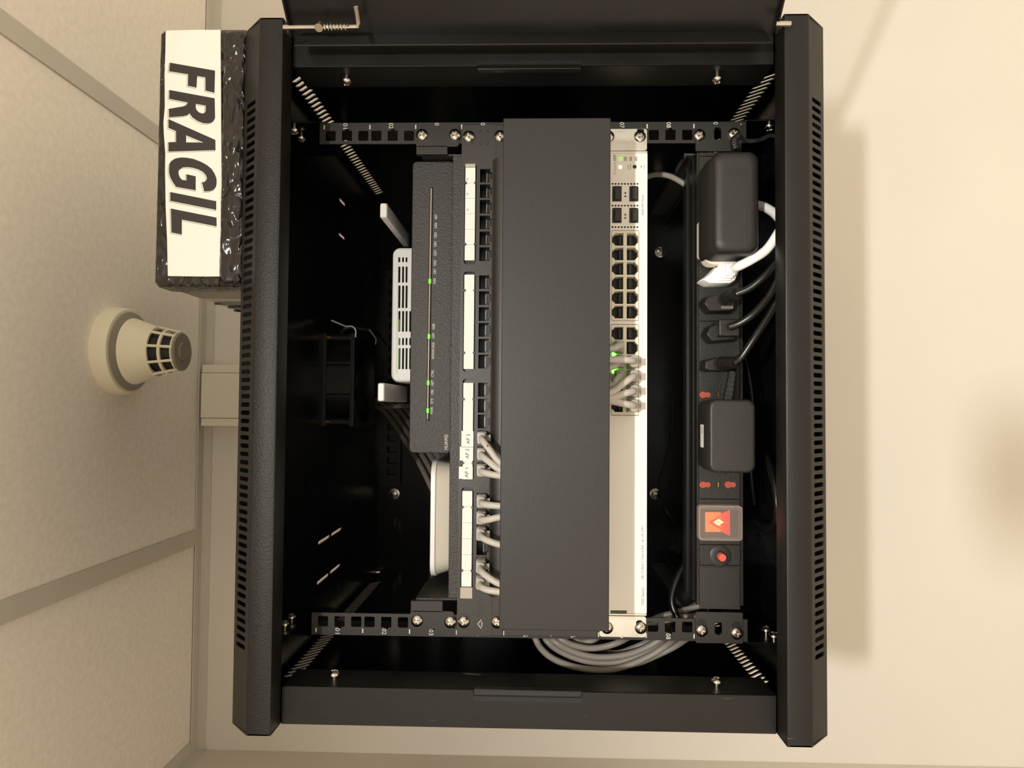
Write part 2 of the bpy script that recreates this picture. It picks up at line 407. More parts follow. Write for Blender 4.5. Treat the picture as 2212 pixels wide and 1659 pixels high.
# ------------------------------------------------------------------ the cabinet
cab = thing('network_cabinet', 'open black nine-unit network wall cabinet full of equipment', 'cabinet', (0, WALLY, -50))
TOP, BOT, HX = 451.0, -51.0, 300.0
N = 67
def fascia(sgn):
    """folded front strip of the top (sgn=1) or bottom (-1) cover, with its slotted bevel"""
    zi, zf, zo = (410, 430, 451) if sgn > 0 else (-10, -30, -51)
    prof = [(-66, zi), (-86, zi), (-87.4, zi + .6 * sgn), (-88, zi + 2 * sgn), (-88, zf - 1 * sgn), (-87.4, zf + .6 * sgn), (-86.4, zf + 1.5 * sgn)]
    g = G(); n = len(prof)
    vs = [(x, y, z) for x in (-HX, HX) for y, z in prof]
    g.add(vs, [(i, i + 1, n + i + 1, n + i) for i in range(n - 1)])
    g.add([(x, y, z) for x in (-HX, HX) for y, z in prof], [tuple(range(n)), tuple(range(n, 2 * n))])
    # inner wall and closing ends
    g.box(-HX, HX, -66, -64.8, zi, zi + 12 * sgn)
    for x in (-HX, HX - 1.2): g.add([(x, -66, zi), (x, -88, zi), (x, -88, zf), (x, -66, zo), (x + 1.2, -66, zi), (x + 1.2, -88, zi), (x + 1.2, -88, zf), (x + 1.2, -66, zo)], [(0, 1, 2, 3), (4, 5, 6, 7), (0, 4, 5, 1), (1, 5, 6, 2), (2, 6, 7, 3)])
    mk('top_fascia' if sgn > 0 else 'bottom_fascia', g, M['steel_top'] if sgn > 0 else M['steel'], cab, smooth=True, angle=30)
    L = math.hypot(20.4, 20.5); ex = Vector((1, 0, 0)); ey = Vector((0, 20.4 / L, sgn * 20.5 / L)); en = Vector((0, 20.5 / L, -sgn * 20.4 / L)); o = Vector((0, -86.4, zf + sgn * .5))
    fn = lambda a, b, c: tuple(o + ex * a + ey * b + en * c)
    holes = []
    for k in range(N):
        x = -231 + 7 * k; holes.append(rrect(x - 1.9, x + 1.9, 6.5, 24, 1.8, 4))
    mk('vent_strip', G().plate(rect(-HX, HX, 0, L), holes, fn, 0, 1.2), M['steel'], cab)
fascia(1); fascia(-1)

def slit(cx, cy, dx, dy, w):      # thin rounded slot between two points
    d = Vector((dx, dy)); L = d.length; d /= L; q = Vector((-d.y, d.x)) * w / 2; c = Vector((cx, cy)); out = []
    for s_ in (1, -1):
        e = c + d * (L / 2 - w / 2) * s_
        for k in range(4):
            t = -PI / 2 + PI * k / 3
            v = d * (math.cos(t) * w / 2) * s_ + q * math.sin(t) * s_
            out.append(tuple(e + v))
    return out
# top panel with knock-out slits
def line_slit(ax, ay, bx, by, w=3.2): return slit((ax + bx) / 2, (ay + by) / 2, bx - ax, by - ay, w)
tholes = [line_slit(-192, 167, -192, 217, 4), line_slit(-192, 222, -192, 272, 4), line_slit(-239, 165, -239, 215, 4), line_slit(-239, 220, -239, 268, 4),
          line_slit(240.5, 236, 240.5, 268, 4), line_slit(195, 236, 195, 268, 4)]
mk('top_panel', G().plate(rect(-HX, HX, -66, 498), tholes, XY, TOP - 1.6, TOP), M['inside'], cab)
bh = []
for (ua, va, ub, vb) in ((1388, 1237, 1412, 1235), (1434, 1236, 1453, 1239)):
    A, B = at(ua, va, Z=BOT + 1), at(ub, vb, Z=BOT + 1); bh.append(line_slit(A.x, A.y, B.x, B.y, 7))
mk('bottom_panel', G().plate(rect(-HX, HX, -66, 498), bh, XY, BOT, BOT + 1.6), M['inside'], cab)
for sx in (1, -1):
    hs = []
    for k in range(39):
        y = 20 + 10 * k + (3 if sx > 0 else 23)
        if y > 416: continue
        hs.append(line_slit(y - 7.5, 434.5 - 7.5 * sx, y + 7.5, 434.5 + 7.5 * sx, 4.2))
        if y < 400 or sx > 0: hs.append(line_slit(y - 7.5, -33 - 7.5 * sx, y + 7.5, -33 + 7.5 * sx, 4.2))
    if sx < 0:
        A, B = at(825, 1222, X=-299), at(843, 1212, X=-299); hs.append(rect(min(A.y, 478), min(B.y, 492), min(A.z, B.z), max(A.z, B.z)))
    mk('side_panel', G().plate(rect(-64, 498, BOT + 1, TOP - 1), hs, YZ, sx * 300, sx * 298.6), M['gloss'], cab)
mk('back_panel', G().box(-299, 299, 497, 500, BOT, TOP), M['inside'], cab)
for x in (-200, 200): mk('wall_spacer', G().box(x - 15, x + 15, 500, WALLY, 380, 420), M['inside'], cab)
# hanger bar on the back with square holes
hs = [rrect(-142 + 18.4 * k, -131 + 18.4 * k, 417, 434, 2, 3) for k in range(18)]
mk('hanger_bar', G().plate(rect(-160, 196, 412, 439), hs, XZ, 488, 490).box(-160, 196, 488, 497, 439, 441), M['rail'], cab)
for u, v in ((852, 1067), (1426, 545), (1415, 1067)):
    p = at(u, v, Y=496); mk('wall_bolt', G().lathe([(9, 0), (9, 1.5), (6, 2), (6, 7), (3, 8)], p, (0, -1, 0), 16), M['screw'], cab, smooth=True)

# front posts left and right
g = G().box(-HX, -268, -66, -64.4, -9, 409).box(-269.2, -268, -66, -26, -9, 409)
mk('left_post', g, M['steel'], cab, bev=.8)
g = G().box(268, HX, -66, -64.4, -9, 409).box(268, 269.2, -66, -26, -9, 409)
mk('right_post', g, M['steel'], cab, bev=.8)
A, B = prange(1022, 1257, 1485, 1505, -66)[:2], prange(1022, 1257, 1485, 1505, -66)[2:]
mk('latch_lip', G().box(-272.5, -266.6, -67.5, -60, B[0], B[1]), M['gloss_edge'], cab, bev=1.2)
mk('latch_slot', G().box(-277, -273, -66.6, -64, B[0], B[1]), M['hole'], cab)
B = prange(1030, 1256, 138, 152, -66)[2:]
mk('latch_lip', G().box(264.5, 269.0, -67.0, -60, B[0], B[1]), M['gloss_edge'], cab, bev=1.0)
mk('latch_slot', G().box(269.2, 272.5, -66.6, -64, B[0], B[1]), M['hole'], cab)

# pan-head cross screw, shared mesh, axis along local +Z
def screw_mesh(name, R, h, shank):
    g = G(); n = 40; rings = [0, .12, .2, .28, .36, .44, .52, .6, .7, .8, .88, .94, 1.0]; loops = []
    for q in rings:
        lp = []
        for k in range(n):
            t = 2 * PI * k / n; x, y = q * math.cos(t), q * math.sin(t)
            z = h * math.sqrt(max(0, 1 - (q * .93) ** 2))
            wv = .15
            if (abs(x) < wv and abs(y) < .55) or (abs(y) < wv and abs(x) < .55): z -= h * .62 * (1 - q * .6)
            lp.append((x * R, y * R, z))
        loops.append(lp)
    loops.append([(R * math.cos(2 * PI * k / n), R * math.sin(2 * PI * k / n), 0) for k in range(n)])
    g.loft(loops, True, True)
    if shank: g.lathe([(R * .45, 0), (R * .45, -shank)], (0, 0, 0), (0, 0, 1), 12)
    me = bpy.data.meshes.new(name); me.from_pydata([tuple(c * S for c in p) for p in g.v], [], g.f); me.materials.append(M['screw'])
    for p in me.polygons: p.use_smooth = True
    me.set_sharp_from_angle(angle=math.radians(50)); return me
SCREW = screw_mesh('rack_screw', 5.6, 3.4, 3); SMALL = screw_mesh('cabinet_screw', 4.8, 4.2, 5)
def screw(parent, p, ax='-Y', me=None, spin=None):
    o = bpy.data.objects.new('screw', me or SCREW); C.objects.link(o); o.parent = parent; o.location = Vector(p) * S - wloc(parent)
    z = Vector({'-Y': (0, -1, 0), '+X': (1, 0, 0), '-X': (-1, 0, 0), '+Z': (0, 0, 1)}[ax])
    o.rotation_mode = 'QUATERNION'
    q = z.to_track_quat('Z', 'Y'); a = random.uniform(0, PI) if spin is None else spin
    from mathutils import Quaternion
    o.rotation_quaternion = q @ Quaternion((0, 0, 1), a); return o
for u, v, X, ax in ((743, 157, 267, '-X'), (1553, 157, 267, '-X'), (718, 1470, -267, '+X'), (1557, 1493, -267, '+X')):
    p = at(u, v, X=X); screw(cab, (X + (-2.5 if X > 0 else 2.5), -48, p.z), ax, SMALL)
# corner plates carrying the rails, with their screws
for sx in (1, -1):
    for z0, z1 in ((404, 449), (-49, -4)):
        mk('corner_plate', G().box(sx * 246.4, sx * 245, -2, 90, z0, z1), M['gloss'], cab, bev=.4)
for u, v, X in ((636, 281, 242), (651, 297, 242), (1662, 272, 242), (630, 1335, -242), (615, 1350, -242), (1655, 1362, -242), (1672, 1375, -242)):
    p = at(u, v, X=X); screw(cab, (X, p.y, p.z), '-X' if X > 0 else '+X', SMALL)
# depth rails low on both sides
for sx in (1, -1):
    mk('depth_rail', G().box(sx * 247, sx * 245, 90, 330, 8, 34).box(sx * 247, sx * 237, 90, 330, 8, 10).box(sx * 247, sx * 241, 88, 332, 33, 34.5), M['bracket'], cab, bev=.5)

# rack rails with square holes, tick marks and unit numbers
def unit_z(k): return 400.05 - 44.45 * k      # upper edge of unit k (0-based)
for sx in (1, -1):
    hs = []
    for k in range(9):
        for j, o in enumerate((6.35, 22.23, 38.1)):
            z = unit_z(k) - o; x = sx * 232.55
            h = rrect(x - 4.9, x + 4.9, z - 4.9, z + 4.9, 1.2, 3)
            if j == 1:      # small index nick on the outer edge of the middle hole
                xo = x + 4.9 * sx
                h = [(x - 4.9 * sx, z - 4.9), (xo, z - 4.9), (xo, z - 2.2), (xo + 1.8 * sx, z - 1.4), (xo + 1.8 * sx, z + 1.4), (xo, z + 2.2), (xo, z + 4.9), (x - 4.9 * sx, z + 4.9)]
            hs.append(h)
    g = G().plate(rect(sx * 224.6, sx * 245.2, -5, 404.5), hs, XZ, 0, 1.8).box(sx * 245.2, sx * 243.6, 1.8, 40, -5, 404.5)
    g_last = mk('rack_rail', g, M['rail'], cab, bev=0).name
    rl = bpy.data.objects[g_last]
    for k in range(10):
        z = unit_z(k); mk('tick_mark', G().plate(rect(sx * 238.8, sx * 243, z - .55, z + .55), [], XZ, -.12, -.02), M['print'], rl)
    for k in range(9):
        z = unit_z(k) - 20.5; s_ = '%02d' % (k + 1)
        x1 = 244.8 if sx > 0 else -238.6
        mk('unit_number', put_text(G(), s_, (x1, -.12, z + 2.1), (-1, 0, 0), (0, 0, -1), 5.4, 4.2), M['print'], rl)

# door, swung open past the right post
DA = math.radians(133); HXY = Vector((291.5, -74)); du = Vector((-math.cos(DA), -math.sin(DA))); dn = Vector((-math.sin(DA), math.cos(DA)))
if dn.y > 0: dn = -dn
def DR(a, b, c):        # a along the door from the hinge, b = height, c towards its inner side
    p = HXY + du * a + dn * c; return (p.x, p.y, b)
def dbox(g, a0, a1, b0, b1, c0, c1):
    vs = [DR(a, b, c) for b in (b0, b1) for a, c in ((a0, c0), (a1, c0), (a1, c1), (a0, c1))]
    return g.add(vs, [(0, 1, 2, 3), (4, 5, 6, 7), (0, 1, 5, 4), (1, 2, 6, 5), (2, 3, 7, 6), (3, 0, 4, 7)])
DZ0, DZ1 = -7, 407
door = mk('door', dbox(dbox(dbox(dbox(G(), 0, 48, DZ0, DZ1, -1.4, 0), 525, 560, DZ0, DZ1, -1.4, 0), 48, 525, DZ0, DZ0 + 5, -1.4, 0), 48, 525, DZ1 - 5, DZ1, -1.4, 0), M['inside'], cab)
g = G(); dbox(g, 0, 1.4, DZ0 + 8, DZ1 - 8, 0, 25)
mk('hinge_flange', g, M['steel'], door, bev=.4)
g = G(); dbox(g, 1.4, 560, DZ1 - 1.4, DZ1, 0, 7); dbox(g, 1.4, 560, DZ0, DZ0 + 1.4, 0, 7); dbox(g, 558.6, 560, DZ0, DZ1, 0, 18)
mk('edge_flange', g, M['inside'], door)
mk('pane', dbox(G(), 46, 527, DZ0 + 3, DZ1 - 3, 0.2, 3), M['glass'], door)
for z in (12, 394):
    p = Vector(DR(1.6, z, 16)); mk('flange_hole', G().lathe([(2.6, 0), (2.6, .4)], p, (du.x, du.y, 0), 12), M['hole'], door)
# sprung hinge pin on the inside of the door: rod, eye, coil and bent handle
def dp(a, b, c): return Vector(DR(a, b, c))
a_, c_ = 13, 18
p0 = at(628, 66, Y=dp(a_, 0, c_).y); z_top = at(622, 66, Y=-85).z; z_eye = at(697, 64, Y=-85).z; z_c1 = at(760, 67, Y=-85).z; z_b = at(783, 67, Y=-85).z
pin = mk('hinge_pin', G().tube([dp(a_, z_top, c_), dp(a_, z_eye, c_)], 2.0, 10), M['screw'], door, smooth=True)
mk('rod', G().tube([dp(a_, z_eye, c_), dp(a_, z_b + 5, c_), dp(a_ + 1, z_b + 1, c_), dp(a_ + 6, z_b, c_ + 0), dp(a_ + 16, z_b, c_ + 1)], 2.0, 10), M['screw'], pin, smooth=True)
mk('eye', G().lathe([(3.4, -3), (3.4, 3)], dp(a_ + 1, z_eye - 1, c_ + 1), (dn.x, dn.y, 0), 16), M['screw'], pin, smooth=True)
co = [dp(a_ + 3.0 * math.cos(t * .9), z_eye - 5 - (z_eye - 5 - z_c1) * t / 50, c_ + 3.0 * math.sin(t * .9)) for t in range(0, 51)]
mk('spring', G().tube(co, .7, 6, 2), M['screw'], pin, smooth=True)
z2 = at(1682, 64, Y=-85).z
mk('hinge_pin', G().tube([dp(a_, z2 + 6, c_), dp(a_, z2 - 6, c_)], 2.2, 10), M['screw'], door, smooth=True)

# ------------------------------------------------------------------ cooling fan under the top panel
FX0, FX1, FY0, FY1, FZ0, FZ1 = -55, 61, 172, 288, 411, 449.2
fan = thing('cooling_fan', 'black square cooling fan hanging under the cabinet top panel', 'fan', (3, 230, FZ1))
fcx, fcy = (FX0 + FX1) / 2, (FY0 + FY1) / 2
for z0, z1 in ((FZ0, FZ0 + 4.5), (FZ1 - 4.5, FZ1)):
    mk('flange', G().plate(rrect(FX0, FX1, FY0, FY1, 4), [circ(fcx, fcy, 54, 36)], XY, z0, z1), M['fan'], fan, bev=0)
mk('drum', G().lathe([(56, 0), (56, FZ1 - FZ0 - 9), (54, FZ1 - FZ0 - 9), (54, 0), (56, 0)], (fcx, fcy, FZ0 + 4.5), (0, 0, 1), 40, False, False), M['fan'], fan, smooth=True)
for x in (FX0 + 38, FX1 - 38):
    mk('side_rib', G().box(x - 1.5, x + 1.5, FY0 + 1.5, FY0 + 14, FZ0 + 4.5, FZ1 - 4.5), M['fan'], fan, bev=.5)
for x, y in ((FX0 + 7, FY0 + 7), (FX1 - 7, FY0 + 7), (FX0 + 7, FY1 - 7), (FX1 - 7, FY1 - 7)):
    mk('corner_post', G().lathe([(5, 0), (5, FZ1 - FZ0 - 9)], (x, y, FZ0 + 4.5), (0, 0, 1), 12), M['fan'], fan, smooth=True)
    mk('mounting_bolt', G().lathe([(1.6, 0), (1.6, 5)], (x, FY0 - 1 if y < fcy else y, FZ1 - 10), (0, 0, 1), 8), M['brass'], fan)
hub = mk('hub', G().lathe([(20, 0), (20, 26), (17, 29), (.5, 29)], (fcx, fcy, FZ0 + 4), (0, 0, 1), 28), M['fan'], fan, smooth=True)
for k in range(7):
    a = 2 * PI * k / 7; g = G(); L = []
    for q in range(6):
        r = 20 + 32 * q / 5; lp = []
        for da, dz in ((-.30, 4), (.30, 22), (.33, 21), (-.27, 3)): lp.append((fcx + r * math.cos(a + da), fcy + r * math.sin(a + da), FZ0 + 4 + dz))
        L.append(lp)
    mk('blade', g.loft(L), M['fan'], fan, smooth=True)
g = G().tube([at(716, 692, Y=168), at(735, 700, Y=168), at(748, 705, Y=166), at(760, 705, Y=166), at(768, 713, Y=168), at(768, 728, Y=172)], .9, 6)
mk('cable_tie', g, M['ant'], fan, smooth=True)
mk('cable_tie', G().tube([at(797, 711, Y=172), at(806, 723, Y=172), at(812, 733, Y=172), at(811, 744, Y=175)], .7, 6), M['cable2'], fan, smooth=True)
mk('lead', G().tube([at(735, 722, Y=170), at(742, 712, Y=168), at(755, 708, Y=170), at(790, 712, Y=180), at(818, 722, Y=200), at(836, 745, Y=300)], 2.2, 8), M['blackcable'], fan, smooth=True)

# ------------------------------------------------------------------ rack shelf (third unit)
SH = 268.0
shelf = thing('rack_shelf', 'black cantilever rack shelf carrying the black router and white boxes', 'shelf', (0, 0, SH))
mk('deck', G().box(-209, 213, 3, 250, SH - 1.5, SH), M['shelf'], shelf)
mk('front_lip', G().box(-209.5, 213, 0.5, 2.4, SH - 3.5, SH + 7.0), M['shelf'], shelf, bev=.7)
for sx, x in ((1, 214.5), (-1, -211)):
    g = G().plate([(3, SH - 2), (3, SH + 38), (60, SH + 38), (250, SH + 6), (250, SH - 2)], [], YZ, x - .8, x + .8)
    mk('side_wall', g, M['shelf'], shelf)
    xe = 240 if sx > 0 else -240
    mk('ear', G().plate(rrect(min(sx * 221, 241.6 if sx > 0 else -237.6), max(sx * 221, 241.6 if sx > 0 else -237.6), SH + 1, SH + 42.5, 3), [], XZ, -1.9, -.1).box(x - .8, sx * 222, -1.9, 4, SH + 12, SH + 42), M['rail'], shelf, bev=.3)
for u, v in ((911, 290), (982, 290), (900, 1342), (972, 1345)):
    p = at(u, v, Y=-4); screw(shelf, (p.x, -2, p.z))

# black router on the shelf
hx0, hx1, hz0, hz1 = -73.5, 211, SH + 6.5, 315.5
hw = thing('black_router', 'textured black router with light strip and port names across the shelf', 'router', (70, 60, SH))
mk('casing', G().rblock(hx0, hx1, hz0, hz1, 104, 10, 4.5, 1.0), M['huawei'], hw, smooth=True)
for x in (hx0 + 20, hx1 - 20): mk('foot', G().lathe([(7, 0), (6, 6.6)], (x, 30, SH), (0, 0, 1), 16), M['blackplastic'], hw, smooth=True)
A, B = at(932, 908, Y=10), at(927, 407, Y=10); zc = (at(929, 650, Y=10).z); sl = (at(933, 407, Y=10).z - at(924, 905, Y=10).z)
def strip_pt(v): return at(932.0 - (v - 407) * 8.0 / 500, v, Y=9.6)
mk('light_slot', G().tube([strip_pt(405), strip_pt(909)], 1.5, 6), M['hole'], hw)
mk('light_guide', G().tube([strip_pt(408) + Vector((0, -.9, 0)), strip_pt(905) + Vector((0, -.9, 0))], .85, 8), M['strip'], hw, smooth=True)
for v in (608, 727, 827, 887):
    a, b = strip_pt(v - 4.5) + Vector((0, -1.0, 0)), strip_pt(v + 4.5) + Vector((0, -1.0, 0)); mk('status_light', G().tube([a, b], 1.15, 8), M['green'], hw)
g = G()
for s_, v0, v1 in (('GE7', 463, 474), ('GE6', 481.5, 493.5), ('GE5', 502, 514), ('GE4', 521.5, 533), ('GE3', 541, 553), ('GE2', 562, 574), ('GE1', 581, 592.5), ('GE0', 601, 613),
                   ('GE8', 699.5, 712), ('GE9', 720, 731), ('WWAN RSSI', 740, 776), ('CTRL', 799, 814), ('NET', 821, 833), ('USB', 842, 853), ('SYS', 861, 872), ('PWR', 879, 894)):
    uu = 944 - (v0 - 463) * 9.0 / 430; px_text(g, s_, uu - 5.2, uu, v0, v1, 9.8)
mk('port_names', g, M['print'], hw)
mk('maker_name', px_text(G(), 'HUAWEI', 960, 967.5, 939, 971, 9.8), M['print'], hw)

# white vented router behind the black one
wr = thing('wifi_router', 'white vented router with two flat antennas behind the black router', 'router', (70, 200, SH))
x0, x1 = at(870, 826, Y=120).x, at(870, 534, Y=120).x; zt = at(845, 700, Y=120).z
VR = 120
holes = []
rows = [(556, 567), (576, 611), (617, 666), (672, 717), (730, 746), (752, 798)]
for j, uc in enumerate((863, 871, 878.5, 886.5)):
    for v0, v1 in rows:
        if j == 3 and v0 < 660: continue
        A, B = at(uc + 1.9, v1, Y=VR), at(uc - 1.9, v0, Y=VR); holes.append(rrect(A.x, B.x, A.z, B.z, .8, 3))
mk('front_grille', G().plate(rrect(x0 + 3, x1 - 3, SH + 4, zt - 3, 5), holes, XZ, VR - 1.2, VR + 1), M['white'], wr)
g = G(); L = []
for d, y in ((3, VR), (1.2, VR + .6), (0, VR + 4), (0, VR + 70), (2, VR + 73)):
    L.append([(a, y, b) for a, b in rrect(x0 + d, x1 - d, SH + 1 + d * .5, zt - d, 9 - d, 6)])
mk('shell', g.loft(L, False, True), M['white'], wr, smooth=True)
mk('lid_seam', G().box(x0 + 10, x1 - 10, VR - 1.5, VR - 1.1, zt - 7.4, zt - 6.8), M['ant'], wr)
mk('inner_board', G().box(x0 + 8, x1 - 8, VR + 6, VR + 8, SH + 5, zt - 8), M['hole'], wr)
A, B = at(860, 798, Y=VR + 5), at(862, 690, Y=VR + 5)
mk('inner_light', G().box(A.x, B.x, VR + 4, VR + 5.5, B.z - 1, B.z + 2), M['greenboard'], wr)
# antennas are folded forward, ends towards the camera
def antenna(uL, uR, v0, v1, yc, ye):
    A, B = at(uR, v1, Y=yc), at(uL, v0, Y=yc); g = G()
    L = []
    for d, y in ((1.0, yc), (.3, yc + .8), (0, yc + 2), (0, ye)):
        L.append([(a, y, b) for a, b in rrect(A.x + d, B.x - d, A.z + d, B.z - d, 1.6, 3)])
    return g.loft(L)
mk('antenna', antenna(820.5, 836, 438, 470, 60, 195), M['white'], wr, smooth=True)
mk('antenna', antenna(815.5, 830, 827, 867, 60, 195), M['white'], wr, smooth=True)
mk('antenna_hinge', G().lathe([(6, 0), (6, 22)], (x1 - 2, VR + 62, SH + 66), (1, 0, 0), 14), M['white'], wr, smooth=True)

# white box further along the shelf
wb = thing('white_access_box', 'smooth white tapered box on the shelf past the black router', 'router', (-130, 60, SH))
yb = 34
bt0, bt1 = at(934, 1252, Y=yb).x, at(934, 996, Y=yb).x; bb0, bb1 = at(970, 1234, Y=yb).x, at(970, 1008, Y=yb).x
zt2 = at(931, 1120, Y=yb).z; L = []
for f, z, r in ((0.0, SH + .5, 14), (0.06, SH + 2, 15), (.85, zt2 - 6, 18), (1.0, zt2 - 4.5, 18), (1.0, zt2 - 2, 18), (.985, zt2 - .6, 17), (.95, zt2, 16)):
    xa = bb0 + (bt0 - bb0) * f; xb = bb1 + (bt1 - bb1) * f; ins = (1 - f) * 7
    L.append([(a, b, z) for a, b in rrect(xa, xb, yb + ins, yb + 150 - ins, r, 6)])
mk('body', G().loft(L[:4]), M['cream'], wb, smooth=True)
mk('lid', G().loft([[(a, b, L[3][0][2] + .6) for a, b, c in L[3]]] + [[(a, b, c + .6) for a, b, c in l] for l in L[4:]]), M['white'], wb, smooth=True)

# ------------------------------------------------------------------ patch panel (fourth unit)
pp = thing('patch_bay', 'dark twenty-four port patch panel with white paper label strips', 'patch panel', (0, 0, 244))
PYF = -2.0
ports_v = [379.5, 413, 446.5, 480.5, 514.8, 549, 609.5, 644, 678.5, 712.5, 747, 781, 842, 876.5, 910.5, 945, 979.5, 1014, 1080, 1115, 1149, 1184, 1219, 1253]
PX = [at(1045, v, Y=PYF).x for v in ports_v]
ZP = lambda u, x: at(u, 878 - (x + 28) * 2.28, Y=PYF).z       # height at pixel column u, following the slight roll
px0, px1 = -243.0, 241.6
holes = []; wins = [(355, 571), (587, 803), (819, 1037), (1053, 1276)]
for v0, v1 in wins:
    A, B = at(1025, v1, Y=PYF), at(999, v0, Y=PYF); zz0, zz1 = 252.2, 263.2
    holes.append(rrect(A.x, B.x, zz0 - .6, zz1, 2.6, 4))
PZ0, PZ1 = 238.6, 248.4
for x in PX:
    h = [(x - 6.6, PZ0), (x - 3.6, PZ0), (x - 3.6, PZ0 - 1.6), (x - 2.4, PZ0 - 1.6), (x - 2.4, PZ0 - 3), (x + 2.4, PZ0 - 3), (x + 2.4, PZ0 - 1.6), (x + 3.6, PZ0 - 1.6), (x + 3.6, PZ0), (x + 6.6, PZ0), (x + 6.6, PZ1), (x - 6.6, PZ1)]
    holes.append(h)
mk('face', G().plate(rrect(px0, px1, 233.5, 266.2, 1.5), holes, XZ, PYF, PYF + 5), M['panel'], pp)
# rolled lower edge
L = [(-1.9, 237), (-2.4, 235.6), (-3.8, 234.6), (-6, 233.6), (-7.6, 232.4), (-8.6, 230.6), (-9.3, 228.6), (-9.8, 226.4), (-9.8, 225.2), (-9, 224.7), (-2, 224.5)]
g = G(); n = len(L)
g.add([(x, y, z) for x in (-206, 208) for y, z in L], [(i, i + 1, n + i + 1, n + i) for i in range(n - 1)])
g.add([(x, y, z) for x in (-206, 208) for y, z in L], [tuple(range(n)), tuple(range(n, 2 * n))])
mk('rolled_edge', g, M['panel'], pp, smooth=True)
mk('lower_edge', G().box(px0, px1, PYF, PYF + 5, 223.2, 233.5), M['panel'], pp, bev=.4)
for (v0, v1), (l0, l1), n in zip(wins, ((361.5, 562), (593, 797), (827, 1036), (1060.5, 1268)), (6, 1, 1, 6)):
    A, B = at(1023, l1, Y=PYF), at(1001, l0, Y=PYF)
    mk('label_tray', G().box(at(1010, v1, Y=PYF).x - 1, at(1010, v0, Y=PYF).x + 1, PYF + 5, PYF + 6.5, 250, 265), M['port'], pp)
    if n == 1:
        mk('label_strip', G().box(A.x, B.x, PYF + .6, PYF + 4.8, 253.0, 262.4), M['paper'], pp)
    else:
        wd = (B.x - A.x) / n
        for k in range(n): mk('label_tag', G().box(A.x + wd * k + .12, A.x + wd * (k + 1) - .12, PYF + .6, PYF + 4.8, 253.0, 262.4), M['paper'], pp)
    for f in (.17, .83):
        x = A.x + (B.x - A.x) * f
        for z, s_ in ((263.0, -1), (251.8, 1)): mk('retaining_tab', G().lathe([(1.2, 0), (1.2, 1.6)], (x, PYF + .3, z + s_ * .8), (0, -1, 0), 10), M['panel'], pp)
p = at(1010, 357.5, Y=PYF); mk('label_end', G().box(p.x - 1.6, p.x + 1.6, PYF - .1, PYF + 4, 253, 262.6), M['papergrey'], pp)
A, B = at(1020, 1293, Y=PYF - .8), at(994.5, 1269, Y=PYF - .8); mk('label_end', G().box(A.x, B.x, PYF - .9, PYF + .8, A.z, B.z), M['papergrey'], pp)
for s_, u0, u1, v0, v1 in (('AP 3', 997, 1022.5, 931, 966), ('AP 2', 993.5, 1022, 965, 995), ('AP 1', 991.5, 1021, 1008, 1034.5)):
    A, B = at(u1, v1, Y=PYF - .5), at(u0, v0, Y=PYF - .5)
    tag_ = mk('port_sticker', G().box(A.x, B.x, PYF - .6, PYF + .6, A.z, B.z), M['paper'], pp)
    c = (v0 + v1) / 2
    mk('sticker_writing', px_text(G(), s_, (u0 + u1) / 2 - 4.0 + 2, (u0 + u1) / 2 + 3.2 + 2, c - 10.5, c + 10.5, PYF - .75), M['ink'], tag_)
g = G()
for s_, v in (('24', 387.5), ('23', 419.5), ('22', 453)): px_text(g, s_, 1007.5, 1011.5, v - 2.6, v + 2.6, PYF + .45)
mk('tiny_numbers', g, M['thinink'], pp)
for x, v in zip(PX, ports_v):
    g = G().box(x - 7.4, x - 6.6, PYF + 4, PYF + 18, PZ0 - 4, PZ1 + 1).box(x + 6.6, x + 7.4, PYF + 4, PYF + 18, PZ0 - 4, PZ1 + 1).box(x - 7.4, x + 7.4, PYF + 4, PYF + 18, PZ1, PZ1 + 1).box(x - 7.4, x + 7.4, PYF + 4, PYF + 18, PZ0 - 4, PZ0 - 3.2).box(x - 7.4, x + 7.4, PYF + 17, PYF + 18, PZ0 - 4, PZ1 + 1)
    pt = mk('port', g, M['port'], pp)
    g = G()
    for k in range(8): g.box(x - 4.2 + k * 1.1, x - 3.75 + k * 1.1, PYF + 5 + 0, PYF + 13, PZ0 + 3.2, PZ0 + 3.8)
    mk('contacts', g, M['contact'], pt)
    mk('latch_bar', G().box(x - 4.0, x + 4.0, PYF + 6, PYF + 9, PZ0 - .3, PZ0 + 1.4), M['rail'], pt)
for u, v in ((1012, 293), (1080, 292), (1001, 1345), (1073, 1346)):
    p = at(u, v, Y=-5); screw(pp, (p.x, PYF, p.z))
    mk('screw_slot', G().plate(rrect(p.x - 7.6, p.x + 7.6, p.z - 5.6, p.z + 5.6, 5.5, 6), [rrect(p.x - 6.6, p.x + 6.6, p.z - 4.8, p.z + 4.8, 4.8, 6)], XZ, PYF - .5, PYF + .2), M['panel'], pp)
